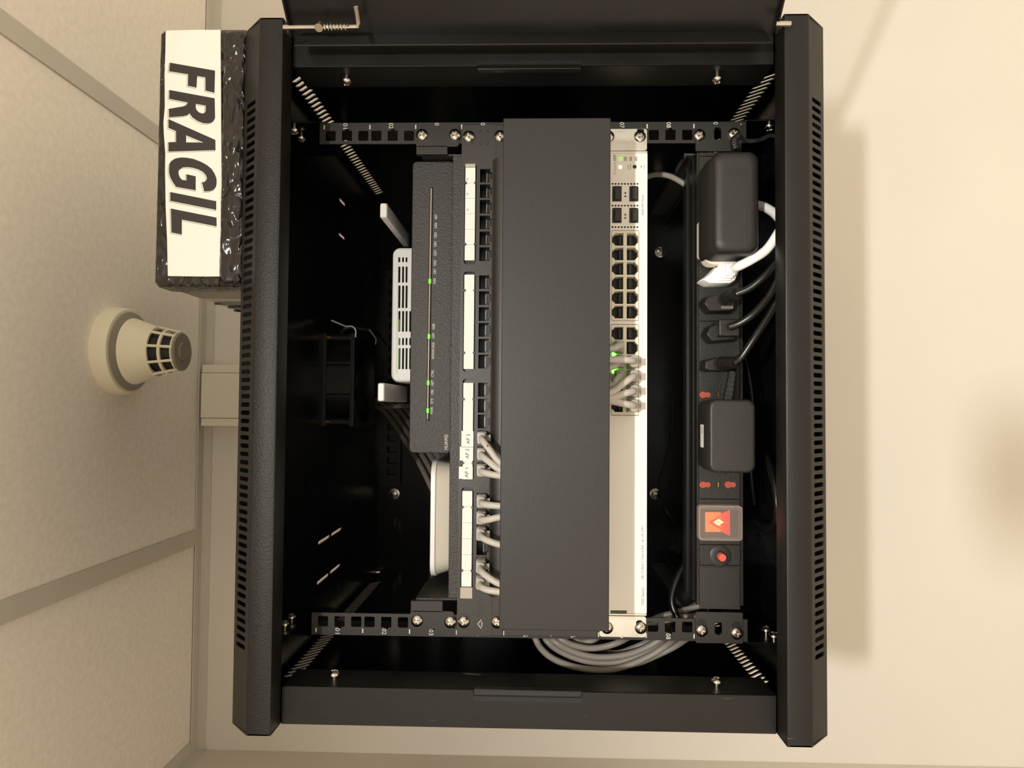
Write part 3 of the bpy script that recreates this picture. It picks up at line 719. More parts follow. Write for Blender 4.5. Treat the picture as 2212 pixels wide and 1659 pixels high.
# moulded maker mark and triangle
g = G()
px_text(g, 'ultronet', 1031, 1036.5, 1289, 1337, PYF - .25); px_text(g, 'SELECT', 1038.5, 1044, 1294, 1332, PYF - .25)
mk('moulded_writing', g, M['shelf'], pp)
def q2(u, v): p = at(u, v, Y=PYF - .3); return (p.x, p.z)
g = G()
for a, b in (((1032, 1347.5), (1040, 1338.5)), ((1032, 1347.5), (1039.5, 1357.5)), ((1041, 1343), (1041, 1353.5))):
    A, B = Vector(q2(*a)), Vector(q2(*b)); t = (B - A).normalized(); n_ = Vector((-t.y, t.x)) * .5
    g.plate([tuple(A + n_), tuple(B + n_), tuple(B - n_), tuple(A - n_)], [], XZ, PYF - .6, PYF + .1)
mk('moulded_triangle', g, M['papergrey'], pp)
A, B = at(1054, 313, Y=PYF), at(1037, 282, Y=PYF)
g = G().ribbon(rrect(A.x, B.x, A.z, B.z, 1.2, 3), .6, XZ, PYF - .15); mk('moulded_frame', g, M['shelf'], pp)

# ------------------------------------------------------------------ cable manager (fifth and sixth units)
cm = thing('cable_manager', 'large plain dark cable manager cover over the middle two units', 'cable manager', (0, 0, 178))
cx0, cx1, cz0, cz1 = -210.5, 213.2, 133.2, 222.8
mk('cover', G().box(cx0, cx1, -88, -84.5, cz0, cz1), M['cover'], cm, bev=.8)
mk('cover_flange', G().box(cx0, cx1, -84.5, -66, cz1 - 2.4, cz1 - .2), M['cover'], cm)
mk('cover_flange', G().box(cx0, cx1, -84.5, -66, cz0 + .2, cz0 + 2.4), M['cover'], cm)
mk('back_plate', G().box(-242, 242, -2, 0, 134.5, 221.5), M['panel'], cm)
for z0, z1 in ((215, 219), (137, 141)):
    for k in range(21):
        x = -200 + k * 20; mk('finger', G().box(x - 3.5, x + 3.5, -83, -2, z0, z1), M['blackplastic'], cm, bev=.6)

# ------------------------------------------------------------------ network switch (seventh unit)
sw = thing('network_switch', 'white network switch with silver ears, two port blocks and green lights', 'switch', (0, 0, 111))
SY = -4.0; sz0, sz1 = 89.2, 132.8
sx0, sx1 = at(1360, 1325, Y=SY).x, at(1360, 331, Y=SY).x
holes = []
B1 = prange(1320.5, 1380, 497, 693.5, SY); B2 = prange(1320.5, 1380, 700, 898, SY)
holes.append(rrect(B1[0], B1[1], 96.9, 122.9, 1, 3)); holes.append(rrect(B2[0], B2[1], 96.9, 122.9, 1, 3))
sf = []
for v0, v1 in ((402, 437), (449, 483.5)):
    P = prange(1321, 1380, v0, v1, SY); sf.append(P); holes.append(rect(P[0], P[1], 97.2, 122.7))
for v in (397, 444, 490.5):
    for k in range(9): p = at(1323 + k * 6.75, v, Y=SY); holes.append(circ(p.x, p.z, .95, 10))
p = at(1371, 360, Y=SY); holes.append(circ(p.x, p.z, 2.0, 14)); btn = p
p = at(1385.3, 360, Y=SY); holes.append(circ(p.x, p.z, .7, 8))
mk('front', G().plate(rrect(sx0, sx1, sz0, sz1, .8), holes, XZ, SY, SY + 1.6), M['swfront'], sw)
mk('chassis', G().box(sx0, sx1, 26, 200, sz0, sz1).box(sx0, sx1, SY + 1.6, 26, sz0, sz0 + 1).box(sx0, sx1, SY + 1.6, 26, sz1 - 1, sz1), M['swfront'], sw)
mk('chassis_front', G().box(sx0 + 1, sx1 - 1, 12, 14, sz0 + 1, sz1 - 1), M['hole'], sw)
mk('mode_button', G().lathe([(1.9, 0), (1.9, 4)], (btn.x, SY + 5, btn.z), (0, -1, 0), 14), M['cap'], sw, smooth=True)
for sx in (1, -1):
    xa = (sx1 + 1.2) if sx > 0 else (sx0 - 1.2); xb = 237.6 if sx > 0 else -242.0
    mk('side_seam', G().box(xa - 1.0, xa + 1.0, SY - .2, SY + 6, sz0, sz1), M['ear'], sw, bev=.4)
    es = []
    for z in (95.5, 127): es.append(rrect(sx * 232.5 - 6.4, sx * 232.5 + 6.4, z - 3.4, z + 3.4, 3.3, 5))
    mk('ear', G().plate(rrect(min(xa + sx * 2, xb), max(xa + sx * 2, xb), sz0 + .2, sz1 - .2, 2.2), es, XZ, -2.1, -.1), M['ear'], sw, bev=0)
for u, v in ((1383, 293), (1385, 1358), (1315, 293), (1312, 1358)):
    p = at(u, v, Y=-5); screw(sw, (p.x, -2.1, p.z))
# cages with dust caps
for P in sf:
    xm = (P[0] + P[1]) / 2; zc_ = 110.0; cg = mk('optical_cage', G().box(P[0], P[1], SY + .4, SY + 9, 106.2, 113.4).box(P[0], P[1], SY + .5, SY + 9, 97.2, 98).box(P[0], P[1], SY + .5, SY + 9, 122, 122.7).box(P[0], P[0] + .7, SY - .2, SY + 9, 97.2, 122.7), M['swfront'], sw)
    for z0, z1 in ((113.4, 122.4), (97.5, 106.2)):
        mk('dust_cap', G().box(P[0] + 1, P[1] - .6, SY + .2, SY + 8, z0, z1), M['cap'], cg, bev=.3)
        mk('cap_grip', G().box(P[0] + 2.4, P[1] - 1.8, SY - 3.2, SY + .2, z0 + 1.6, z1 - 2.2), M['cap'], cg, bev=.4)
    g = G()
    for dx, s_ in ((1.6, 1), (-1.6, -1)):
        g.plate([(xm + dx - 1.0, zc_ + 1.2 * s_), (xm + dx + 1.0, zc_ + .0), (xm + dx - 1.0, zc_ - 1.2 * s_)], [], XZ, SY + .25, SY + .35)
    mk('arrow_marks', g, M['ink'], cg)
# jack blocks: frame plate with two rows of six openings
cols = []
def jack_block(B, vc):
    hs = []; xs = [at(1350, v, Y=SY).x for v in vc]; zu0, zu1 = 111.6, 121.0; zl0, zl1 = 99.0, 108.4
    for x in xs:
        for up in (1, -1):
            z0, z1 = (zu0, zu1) if up > 0 else (zl0, zl1)
            zo, zi = (z1, z0) if up > 0 else (z0, z1)
            h = [(x - 6.0, zi), (x + 6.0, zi), (x + 6.0, zo - 1.2 * up), (x + 4.6, zo - 1.2 * up), (x + 4.6, zo), (x + 3.4, zo), (x + 3.4, zo + 1.4 * up), (x - 3.4, zo + 1.4 * up), (x - 3.4, zo), (x - 4.6, zo), (x - 4.6, zo - 1.2 * up), (x - 6.0, zo - 1.2 * up)]
            hs.append(h)
    blk = mk('jack_block', G().plate(rrect(B[0] + .5, B[1] - .5, 97.3, 122.5, .6, 3), hs, XZ, SY + .3, SY + 12), M['jack'], sw)
    mk('jack_back', G().box(B[0] + .6, B[1] - .6, SY + 11, SY + 12.4, 97.5, 122.3), M['hole'], blk)
    for x in xs:
        for z in (113.6, 104.2):
            g = G().box(x - 4.4, x + 4.4, SY + 5, SY + 11, z - .8, z + 1.6); mk('contacts', g, M['cap'], blk)
    return xs
J1 = jack_block(B1, [517 + 31.4 * k for k in range(6)])
J2 = jack_block(B2, [719.8 + 31.3 * k for k in range(6)])
for u0, u1, v0, v1, mt in ((1337.5, 1343, 339.5, 346, 'green'), (1337, 1343, 357.5, 364, 'amber')):
    mk('status_light', pbox(G(), u0, u1, v0, v1, SY - .25, SY + .5), M[mt], sw)
for u in (1351, 1362.5, 1374): mk('status_window', pbox(G(), u - 3, u + 3, 338.5, 347.5, SY - .12, SY + .4), M['papergrey'], sw)
for u0, u1, v0, v1 in ((1323.5, 1329.5, 758.5, 768), (1322.5, 1330, 789, 800), (1323, 1330, 801, 808)):
    mk('link_light', pbox(G(), u0, u1, v0, v1, SY - .5, SY + .5), M['greenhot'], sw)
g = G()
px_text(g, '10GbE SFP+ Ports', 1386, 1390.5, 421, 466, SY - .12); px_text(g, '1930 Switch', 1385.5, 1391.5, 1269.5, 1307, SY - .12)
px_text(g, '24p 1G Base-T Class 4 PoE / 4p 10G SFP+', 1385.5, 1391.5, 1136, 1252, SY - .12)
px_text(g, 'LED', 1355.5, 1358, 356, 365, SY - .12); px_text(g, 'Mode', 1360, 1363, 355, 366, SY - .12); px_text(g, 'Reset', 1390, 1392.5, 355.5, 365, SY - .12)
mk('front_writing', g, M['thinink'], sw)
mk('series_name', px_text(G(), 'Instant', 1324.5, 1330.5, 349.5, 376.5, SY - .12), M['papergrey'], sw)
mk('series_name', px_text(G(), 'on', 1325, 1330.5, 335, 347.5, SY - .12), M['ink'], sw)
lb = mk('rating_label', pbox(G(), 1319, 1354, 1318.5, 1326, SY - .15, SY + .5), M['ink'], sw)
mk('rating_text', px_text(G(), '57V max | 0.3A', 1321, 1352.5, 1320, 1324.6, SY - .3, 'left'), M['papergrey'], lb)

# ------------------------------------------------------------------ patch cords
def plug(par, x, z, yf, up, sub=None):
    """moulded cable plug standing out of a port; its latch on the side given by up (+1 above, -1 below)"""
    pl = mk('plug', G().rblock(x - 5.9, x + 5.9, z - 4.4, z + 4.4, yf + 8, yf - 12, 1.2, 1.4, 3, 4), M['plug'], par, smooth=True)
    g = G()
    for k in range(3): g.rblock(x - 5.2, x + 5.2, z - 3.8, z + 3.8, yf - 11 - k * 2, yf - 12.4 - k * 2, 2.6, .4, 2, 4)
    mk('boot_ring', g, M['plug'], pl, smooth=True)
    mk('latch', G().box(x - 2.6, x + 2.6, yf - 9, yf - 8, z + up * 4.4, z + up * 8.4).box(x - 3.4, x + 3.4, yf - 13, yf - 8.4, z + up * 7.2, z + up * 8.2), M['plug'], pl, bev=.2)
    return pl
cord_labels = {15: 'grey patch cord with black print, beside the AP sticker nearest the empty ports', 16: 'grey patch cord plugged in beside the middle one of the AP stickers', 17: 'grey patch cord beside the lowest AP sticker, at the gap between port groups',
               18: 'grey patch cord in the first port of the last patch panel group', 19: 'grey patch cord in the second port of the last patch panel group', 20: 'grey patch cord beside the single empty port in the last patch panel group',
               22: 'grey patch cord in the port just past the single empty one', 23: 'grey patch cord in the end port nearest the moulded triangle'}
ends = {15: 996, 16: 1013, 17: 1027, 18: 1092, 19: 1117, 20: 1175, 22: 1259, 23: 1277}
for i, lbl in cord_labels.items():
    x = PX[i]; z = 243.6; t = thing('patch_cable', lbl, 'patch cord', (x, -14, z), 'grey patch cords in the patch panel')
    plug(t, x, z, PYF, -1)
    e = at(1078, ends[i], Y=-34)
    dx = e.x - x
    pts = [(x, PYF - 11, z), (x, PYF - 19, z - .3), (x + dx * .12, PYF - 27, z - 2.5), (x + dx * .5, PYF - 32.5, z - 9), (e.x, -36, e.z), (e.x + dx * .5, -38, e.z - 16), (e.x + dx * .6, -36, e.z - 32)]
    mk('cable', G().tube(pts, 3.05, 12), M['cable'], t, smooth=True)
e0 = bpy.data.objects.get('patch_cable')
cb = [c for c in e0.children if c.name.startswith('cable')][0]
g = G()
for k in range(5):
    p = at(1053 + k * 5.6, 963 + k * 8.0, Y=-36.6); g.box(p.x - .9, p.x + .9, p.y - .3, p.y + .2, p.z - .25, p.z + .25).box(p.x - .2, p.x + .2, p.y - .3, p.y + .2, p.z - .9, p.z + .9)
mk('cable_print', g, M['ink'], cb)
sw_cords = [  # column, row (+1 nearer the cover), end pixel row at the cover edge, label
    (1, 1, 754, 'grey patch cord highest up the switch, in the row beside the cover'),
    (2, 1, 792, 'grey patch cord half hidden between the two bright green lights'),
    (3, 1, 833, 'grey patch cord half hidden behind the slanting ones, below the green glow'),
    (2, -1, 777, 'grey patch cord crossing straight between the two green lights'),
    (3, -1, 846, 'grey patch cord slanting steeply away from the green lights on the switch'),
    (4, -1, 859, 'grey patch cord second from the end of the switch plugs'),
    (5, -1, 867, 'grey patch cord in the end plug of the switch beside the blank front')]
for c, row, ve, lbl in sw_cords:
    x = J2[c]; z = 116.3 if row > 0 else 103.7
    t = thing('patch_cable', lbl, 'patch cord', (x, -16, z), 'grey patch cords in the switch')
    plug(t, x, z, SY, row)
    yq = -40 if row < 0 else -30
    e = at(1322, ve, Y=yq); dx = e.x - x
    h = e.z - z
    pts = [(x, SY - 11, z), (x, SY - 19, z + .3), (x + dx * .14, SY - 28 if row < 0 else SY - 22, z + h * .18), (x + dx * .5, yq + 1, z + h * .55), (e.x, yq, e.z), (e.x + dx * .3, yq, e.z + 18), (e.x + dx * .4, yq + 4, e.z + 34)]
    mk('cable', G().tube(pts, 3.2, 12), M['cable'], t, smooth=True)

# ------------------------------------------------------------------ power strip (ninth unit)
pd = thing('power_strip', 'black rack power strip with sockets, a lit red switch and a red button', 'power strip', (0, 0, 22))
DYF = -5.0; pz0, pz1 = 0.4, 43.0; pxa, pxb = -210.5, 213.5
prof = [(DYF, pz0), (DYF, pz0 + 2.2), (DYF + 1.2, pz0 + 2.2), (DYF + 1.2, pz1 - 2.2), (DYF, pz1 - 2.2), (DYF, pz1), (6, pz1), (6, pz1 - 1.2), (12, pz1 - 1.2), (12, pz1), (24, pz1), (24, pz1 - 1.8), (40, pz1 - 1.8), (40, pz1), (55, pz1), (55, pz0)]
n = len(prof)
g = G().add([(x, y, z) for x in (pxa, pxb) for y, z in prof], [(i, (i + 1) % n, n + (i + 1) % n, n + i) for i in range(n)] + [tuple(range(n)), tuple(range(n, 2 * n))])
mk('profile', g, M['alu'], pd)
mods = [(329, 337, 'pdusmooth'), (337.8, 367.5, 'pdusmooth'), (368.3, 693.5, 'pdu'), (694.5, 884, 'pdu'), (885, 1077.5, 'pdu'), (1078.5, 1176, 'pdusmooth'), (1177, 1221, 'pdu'), (1222, 1316, 'pdusmooth')]
for v0, v1, mt in mods:
    A, B = at(1550, v1, Y=DYF), at(1550, v0, Y=DYF)
    mk('module', G().box(A.x, B.x, DYF - .2, DYF + 1.6, pz0 + 2.6, pz1 - 2.6), M[mt], pd, bev=.5)
ZC = 22.6
A, B = at(1550, 1311, Y=DYF), at(1550, 1226, Y=DYF)
mk('blank_plate', G().box(A.x, B.x, DYF - .7, DYF, pz0 + 4.5, pz1 - 4.5), M['pdusmooth'], pd, bev=.3)
def shutter(u, v, flip):
    p = at(u, v, Y=DYF); L = 8.2; pts = []
    a = circ(p.x, p.z + 2.2 * flip, 3.1, 14); b = circ(p.x, p.z - 2.6 * flip, 2.5, 14)
    hull = [(p.x + 3.1 * math.sin(t), p.z + flip * (2.2 + 3.1 * math.cos(t))) for t in [(-2.2 + 4.4 * k / 10) for k in range(11)]] + [(p.x - 2.5 * math.sin(t), p.z - flip * (2.6 + 2.5 * math.cos(t))) for t in [(-2.2 + 4.4 * k / 10) for k in range(11)]]
    so = mk('socket_hole', G().plate([(p.x + (q[0] - p.x) * 1.12, p.z + (q[1] - p.z) * 1.1) for q in hull], [], XZ, DYF - .3, DYF), M['hole'], pd)
    mk('shutter', G().plate(hull, [], XZ, DYF - .42, DYF), M['red'], so)
for u, v, f in ((1523, 1047, 1), (1577.5, 1047, 1), (1523, 853, 1)): shutter(u, v, f)
for u, v in ((1551, 1047), (1551, 853)):
    p = at(u, v, Y=DYF); so = mk('socket_hole', G().lathe([(3.1, 0), (3.1, .35)], (p.x, DYF, p.z), (0, -1, 0), 16), M['hole'], pd)
    mk('earth_contact', G().box(p.x - 2.2, p.x + 2.2, DYF - .6, DYF, p.z - .7, p.z + .5), M['brass'], so)
# lit rocker under a clear cover
P = prange(1517, 1588, 1101, 1160, DYF)
rk = mk('rocker_frame', G().box(P[0], P[1], DYF - 3, DYF, P[2] - 2, P[3] + 2), M['cap'], pd, bev=.6)
def q3(u, v, y): p = at(u, v, Y=y); return (p.x, p.z)
yr = DYF - 4.2
mk('rocker', G().plate([q3(1524, 1107, yr), q3(1557, 1107, yr), q3(1557, 1149, yr), q3(1524, 1149, yr)], [], XZ, yr, yr + 3), M['lit'], rk)
mk('rocker_foot', G().plate([q3(1557, 1110, yr), q3(1577, 1102, yr), q3(1577, 1158, yr), q3(1557, 1148, yr)], [], XZ, yr + .2, yr + 3), M['litred'], rk)
g = G()
for a, b in (((1534, 1128), (1570, 1106)), ((1534, 1128), (1570, 1151))):
    A, B = Vector(q3(*a, yr)), Vector(q3(*b, yr)); t = (B - A).normalized(); n_ = Vector((-t.y, t.x)) * .85
    g.plate([tuple(A + n_), tuple(B + n_), tuple(B - n_), tuple(A - n_)], [], XZ, yr - .4, yr)
mk('rocker_symbol', g, M['litred'], rk)
mk('lamp_bulb', G().plate([q3(1542, 1128, yr), q3(1552, 1121.5, yr), q3(1563, 1128, yr), q3(1552, 1134.5, yr)], [q for q in [[q3(1548, 1126.5, yr), q3(1560, 1127.4, yr), q3(1560, 1128.8, yr), q3(1548, 1129.8, yr)]]], XZ, yr - .3, yr), M['lamp'], rk)
P = prange(1508, 1603, 1091, 1168, DYF - 6)
mk('clear_cover', G().rblock(P[0], P[1], P[2], P[3], DYF - .3, DYF - 8, 3, 2.0, 3, 5), M['clear'], rk, smooth=True)
P = prange(1513, 1598, 1096, 1163, DYF - 6)
mk('cover_rim', G().plate(rrect(P[0] - 2.0, P[1] + 2.0, P[2] - 2.0, P[3] + 2.0, 3), [rrect(P[0] - .6, P[1] + .6, P[2] - .6, P[3] + .6, 2.4)], XZ, DYF - 8.2, DYF - 7.6), M['clear'], rk)
# reset button
p = at(1556, 1201, Y=DYF)
mk('button_collar', G().lathe([(10, 0), (10, .8), (9, 1.3), (4.6, 1.3), (4.4, .4)], (p.x, DYF, p.z), (0, -1, 0), 32), M['pdusmooth'], pd, smooth=True)
mk('button_ring', G().lathe([(4.4, .2), (4.4, 1.8), (3.9, 2.0)], (p.x, DYF, p.z), (0, -1, 0), 24), M['hole'], pd, smooth=True)
mk('reset_button', G().lathe([(3.6, 0), (3.6, 7.4), (3.2, 8)], (p.x, DYF, p.z), (0, -1, 0), 24), M['redbtn'], pd, smooth=True)
for sx, va, vb in ((1, 268, 326), (-1, 1323, 1390)):
    A, B = at(1550, vb, Y=-3), at(1550, va, Y=-3)
    hs = []
    for z, w_ in ((22.6, 3.4),): hs.append(rrect(sx * 232.5 - 6.2, sx * 232.5 + 6.2, z - w_, z + w_, 2.6, 4))
    mk('ear', G().plate(rrect(A.x, B.x, pz0 - .4, pz1 + .4, 1.5), hs, XZ, -2.4, -.4), M['rail'], pd, bev=0)
for u, v in ((1512, 290), (1587, 287), (1517, 1364), (1593, 1370)):
    p = at(u, v, Y=-5); screw(pd, (p.x, -2.4, p.z))
    if v > 800: mk('screw_slot', G().plate(rrect(p.x, p.x + 11, p.z - 4.4, p.z + 4.4, 4.2, 6), [], XZ, -2.55, -2.3), M['hole'], pd)

# ------------------------------------------------------------------ adapters, plugs and mains cords
ad = thing('power_adapter', 'large rounded black power adapter on the power strip, name moulded in it', 'power adapter', (150, DYF, 20))
P = prange(1538, 1644, 323, 548, -60)
g = G(); L = []
for y, d, r in ((DYF - 8, -.5, 9), (-34, -.8, 9), (-40, 0, 9), (-54, .4, 9), (-58, 1.6, 8.5), (-60.5, 4, 7.5), (-61.4, 8, 6), (-61.5, 10, 5)):
    L.append([(a, y, b) for a, b in rrect(P[0] + d, P[1] - d, P[2] + d, P[3] - d, r, 7)])
mk('casing', g.loft(L), M['adapter'], ad, smooth=True, angle=50)
mk('strain_relief', G().tube([at(1590, 326, Y=-46), at(1586, 305, Y=-42), at(1597, 292, Y=-36)], lambda t: 4.2 - 1.4 * t + .35 * math.sin(t * 60), 10, 16), M['blackplastic'], ad, smooth=True)
mk('wire', G().tube([at(1597, 292, Y=-36), at(1612, 302, Y=-34), at(1640, 301, Y=-34), at(1662, 291, Y=-34), at(1682, 296, Y=-34), at(1700, 300, Y=-30)], 1.3, 8), M['blackcable'], ad, smooth=True)
mk('wire', G().tube([at(1600, 297, Y=-36), at(1614, 306, Y=-34), at(1642, 304, Y=-34), at(1664, 294, Y=-34), at(1684, 299, Y=-34), at(1702, 303, Y=-30)], 1.3, 8), M['blackcable'], ad, smooth=True)
g = G(); A = at(1614, 366, Y=-62); B = at(1576, 358, Y=-62)
put_text(g, 'CISCO', (A.x + 1.4, -61.75, A.z), (0, 0, 1), (-1, 0, 0), 15.5, 2.9)
for k, h in enumerate((1.6, 2.4, 4.4, 2.4, 1.6, 2.4, 4.4, 2.4, 1.6)):
    z = A.z - 2 + 20.0 * k / 8; x = A.x - 3.6; g.plate(rrect(x - h / 2, x + h / 2, z - .4, z + .4, .38, 3), [], XZ, -61.8, -61.4)
mk('moulded_name', g, M['cover'], ad)

wa = thing('white_wall_adapter', 'cream adapter body mostly hidden behind the large black power adapter', 'power adapter', (120, DYF, 25))
P = prange(1511, 1575, 474, 556, -16); P2 = prange(1521, 1600, 500, 572, -26)
mk('casing', G().rblock(P[0], P[1], P[2], P[3], DYF - .2, -17, 3, 2), M['cream'], wa, smooth=True)
mk('front_body', G().rblock(P2[0], P2[1], P2[2], P2[3], -12, -29, 8, 2), M['cream'], wa, smooth=True)

def plug_body(par, outline, yb, yf, mat, name='plug'):
    """faceted flat mains plug: outline in photo pixels on its front plane"""
    pf = [at(u, v, Y=yf) for u, v in outline]; c = sum((p for p in pf), Vector()) / len(pf)
    L = [[(c.x + (p.x - c.x) * k, y, c.z + (p.z - c.z) * k) for p in pf] for y, k in ((yb, 1.0), (yf + 8, 1.0), (yf, .86))]
    return mk(name, G().loft(L), mat, par, smooth=True, bev=.8, angle=40)
def ribbed(par, a, b, r0, r1, mat, name='strain_relief'):
    g = G(); a, b = Vector(a), Vector(b); d = (b - a)
    for k in range(6):
        t0 = k / 6; q = a + d * t0; r = r0 + (r1 - r0) * t0
        g.lathe([(r, 0), (r, d.length / 6 * .66), (r * .82, d.length / 6 * .7), (r * .82, d.length / 6)], q, d, 10)
    return mk(name, g, mat, par, smooth=True)

wp = thing('white_mains_cable', 'white mains plug and thick white cord beside the large black adapter', 'power cord', (85, -20, 20))
plug_body(wp, [(1513, 604), (1530, 592), (1548, 574), (1602, 582), (1592, 606), (1580, 613), (1530, 613)], DYF - .2, -24, M['white'])
# stepped square collar
for k in range(4):
    a = at(1566 + k * 6, 588 - k * 3.0, Y=-26 - 3 * k); s_ = 7.6 - k * 1.0
    mk('collar', G().rblock(a.x - s_, a.x + s_, a.z - s_ * .8, a.z + s_ * .8, -22 - 3 * k, -26.5 - 3 * k, 1.5, .8), M['white'], wp, smooth=True)
pts = [at(1580, 582, Y=-30), at(1598, 574, Y=-42), at(1625, 560, Y=-46), at(1655, 540, Y=-46), at(1678, 508, Y=-46), at(1688, 485, Y=-44), at(1676, 464, Y=-34), at(1650, 447, Y=-18), at(1620, 440, Y=-2)]
mk('cable', G().tube(pts, 4.2, 12), M['white'], wp, smooth=True)

bp = [('black mains plug and cord next to the white plug', [(1516, 655), (1524, 640), (1545, 634), (1598, 640), (1590, 668), (1582, 674), (1530, 674)], (1568, 645), (1590, 635), [(1590, 635), (1620, 622), (1650, 598), (1672, 574), (1690, 552)]),
      ('black mains plug and cord second from the white plug', [(1521, 722), (1530, 705), (1548, 696), (1598, 695), (1598, 722), (1590, 736), (1535, 740)], (1558, 715), (1578, 705), [(1577, 706), (1600, 697), (1630, 676), (1660, 642), (1676, 612), (1690, 580)]),
      ('black mains plug and cord next to the smaller adapter', [(1518, 798), (1520, 778), (1545, 771), (1597, 772), (1597, 800), (1585, 802), (1530, 802)], (1558, 786), (1588, 783), [(1588, 783), (1604, 768), (1632, 726), (1660, 684), (1680, 650), (1700, 622)])]
for lbl, ol, sa, sb, path in bp:
    p = at(*ol[0], Y=-20); t = thing('mains_cable', lbl, 'power cord', (p.x, -20, p.z), 'black mains cords on the power strip')
    plug_body(t, ol, DYF - .2, -22, M['blackplastic'])
    A, B = at(*sa, Y=-24), at(*sb, Y=-38)
    if 'second' in lbl:
        Q = prange(1551, 1597, 690, 727, -30)
        mk('block', G().rblock(Q[0], Q[1], Q[2], Q[3], -10, -33, 2, 1.5), M['blackplastic'], t, smooth=True)
    else: ribbed(t, A, B, 6.6, 5.4, M['blackplastic'])
    ys = [-36 - 8 * min(1, k / 2) for k in range(len(path))]
    mk('cable', G().tube([at(u, v, Y=y) for (u, v), y in zip(path, ys)], 3.5, 12), M['blackcable'], t, smooth=True)
    if 'next to the white' in lbl: mk('moulded_label', pbox(G(), 1558, 1584, 661, 667, -22.8, -21), M['dust'], t)

a2 = thing('power_adapter', 'smaller flat black power adapter with white sticker and ribbed lead', 'power adapter', (-55, DYF, 20))
P = prange(1531, 1634, 862, 1023, -50)
L = []
for y, d, r in ((DYF - .3, .6, 7), (-14, 0, 7), (-46, 0, 7), (-49, .8, 6.5), (-49.9, 2.2, 5.5), (-50, 3.4, 5)):
    L.append([(a, y, b) for a, b in rrect(P[0] + d, P[1] - d, P[2] + d, P[3] - d, r, 7)])
mk('casing', G().loft(L), M['adapter'], a2, smooth=True, angle=50)
zs = P[3] + .05
g = G().box(at(1520, 966, Y=-24).x, at(1520, 917, Y=-24).x, -31, -20, zs - .1, zs + .12)
stk = mk('sticker', g, M['paper'], a2)
xx = at(1520, 941, Y=-24).x; mk('sticker_print', G().box(xx + 2, at(1520, 919, Y=-24).x - .8, -27, -25.6, zs + .1, zs + .2), M['ink'], stk)
ribbed(a2, at(1573, 866, Y=-30), at(1583, 803, Y=-30), 5.6, 4.2, M['blackplastic'])
mk('wire', G().tube([at(1583, 806, Y=-30), at(1590, 780, Y=-14), at(1602, 762, Y=10), at(1608, 740, Y=40)], 2.2, 8), M['blackcable'], a2, smooth=True)

# loose black cables in the foot of the cabinet
t = thing('black_cable', 'glossy black cable loop in the cabinet bottom beside the smaller adapter', 'cable', (-60, 10, -45))
mk('loop', G().tube([at(1600, 900, Y=70), at(1640, 960, Y=30), at(1662, 1006, Y=5), at(1674, 1055, Y=-10), at(1679, 1100, Y=-14), at(1674, 1128, Y=-8), at(1655, 1140, Y=10), at(1620, 1120, Y=60)], 3.2, 10), M['blackcable'], t, smooth=True)
t = thing('black_cable', 'thin black wire running along the cabinet bottom past both adapters', 'cable', (-20, 20, -40))
mk('wire', G().tube([at(1606, 760, Y=30), at(1616, 800, Y=25), at(1624, 850, Y=22), at(1626, 900, Y=25), at(1622, 1000, Y=25), at(1626, 1060, Y=25), at(1630, 1090, Y=30)], 1.3, 8), M['blackcable'], t, smooth=True)
t = thing('black_cable', 'thick black cable curving down between switch and power strip', 'cable', (-180, 60, 40))
mk('cable', G().tube([at(1500, 1190, Y=70), at(1483, 1215, Y=66), at(1465, 1245, Y=60), at(1454, 1275, Y=56), at(1452, 1305, Y=52), at(1464, 1335, Y=48), at(1480, 1362, Y=46)], 3.6, 12), M['blackcable'], t, smooth=True)
t = thing('black_cable', 'thin dark wire hanging in the gap between switch and power strip', 'cable', (-60, 200, 60))
mk('wire', G().tube([at(1452, 870, Y=250), at(1450, 940, Y=250), at(1436, 1000, Y=250), at(1424, 1050, Y=250), at(1438, 1100, Y=250), at(1458, 1130, Y=240)], 1.3, 6), M['blackcable'], t, smooth=True)
t = thing('grey_cable', 'single grey cable arching from behind the switch to the power strip', 'cable', (190, 60, 80))
mk('cable', G().tube([at(1370, 400, Y=90), at(1396, 383, Y=75), at(1420, 377, Y=66), at(1445, 380, Y=60), at(1466, 390, Y=56), at(1484, 402, Y=54), at(1500, 418, Y=54)], 2.9, 12), M['cable2'], t, smooth=True)
# loops beside the left post
loops = [([(1151, 1360), (1157, 1380), (1168, 1400), (1190, 1420), (1225, 1436), (1265, 1445), (1310, 1447), (1350, 1440), (1400, 1419), (1440, 1394), (1470, 1370)], 22, 'outermost grey cable loop hanging beside the rack rail'),
         ([(1165, 1362), (1180, 1383), (1205, 1404), (1245, 1422), (1290, 1432), (1335, 1430), (1385, 1412), (1425, 1388), (1450, 1366)], 30, 'second grey cable loop from the outermost beside the rack rail'),
         ([(1180, 1364), (1197, 1384), (1225, 1402), (1265, 1416), (1305, 1420), (1355, 1414), (1400, 1397), (1435, 1374), (1452, 1360)], 26, 'thick pale cable loop in the middle of the loops by the rail'),
         ([(1190, 1362), (1208, 1378), (1235, 1392), (1270, 1400), (1305, 1397), (1340, 1386), (1372, 1368)], 28, 'short inner grey cable loop showing just past the rack rail'),
         ([(1220, 1372), (1240, 1383), (1262, 1387), (1285, 1381), (1300, 1370)], 40, 'innermost cable loop, barely showing past the rack rail'),
         ([(1300, 1408), (1335, 1411), (1370, 1399), (1400, 1386), (1425, 1368)], 44, 'grey cable deepest behind the loops, running to the power strip'),
         ([(1330, 1440), (1370, 1435), (1420, 1415), (1462, 1394), (1500, 1368)], 34, 'grey cable leaving the outermost loop towards the power strip')]
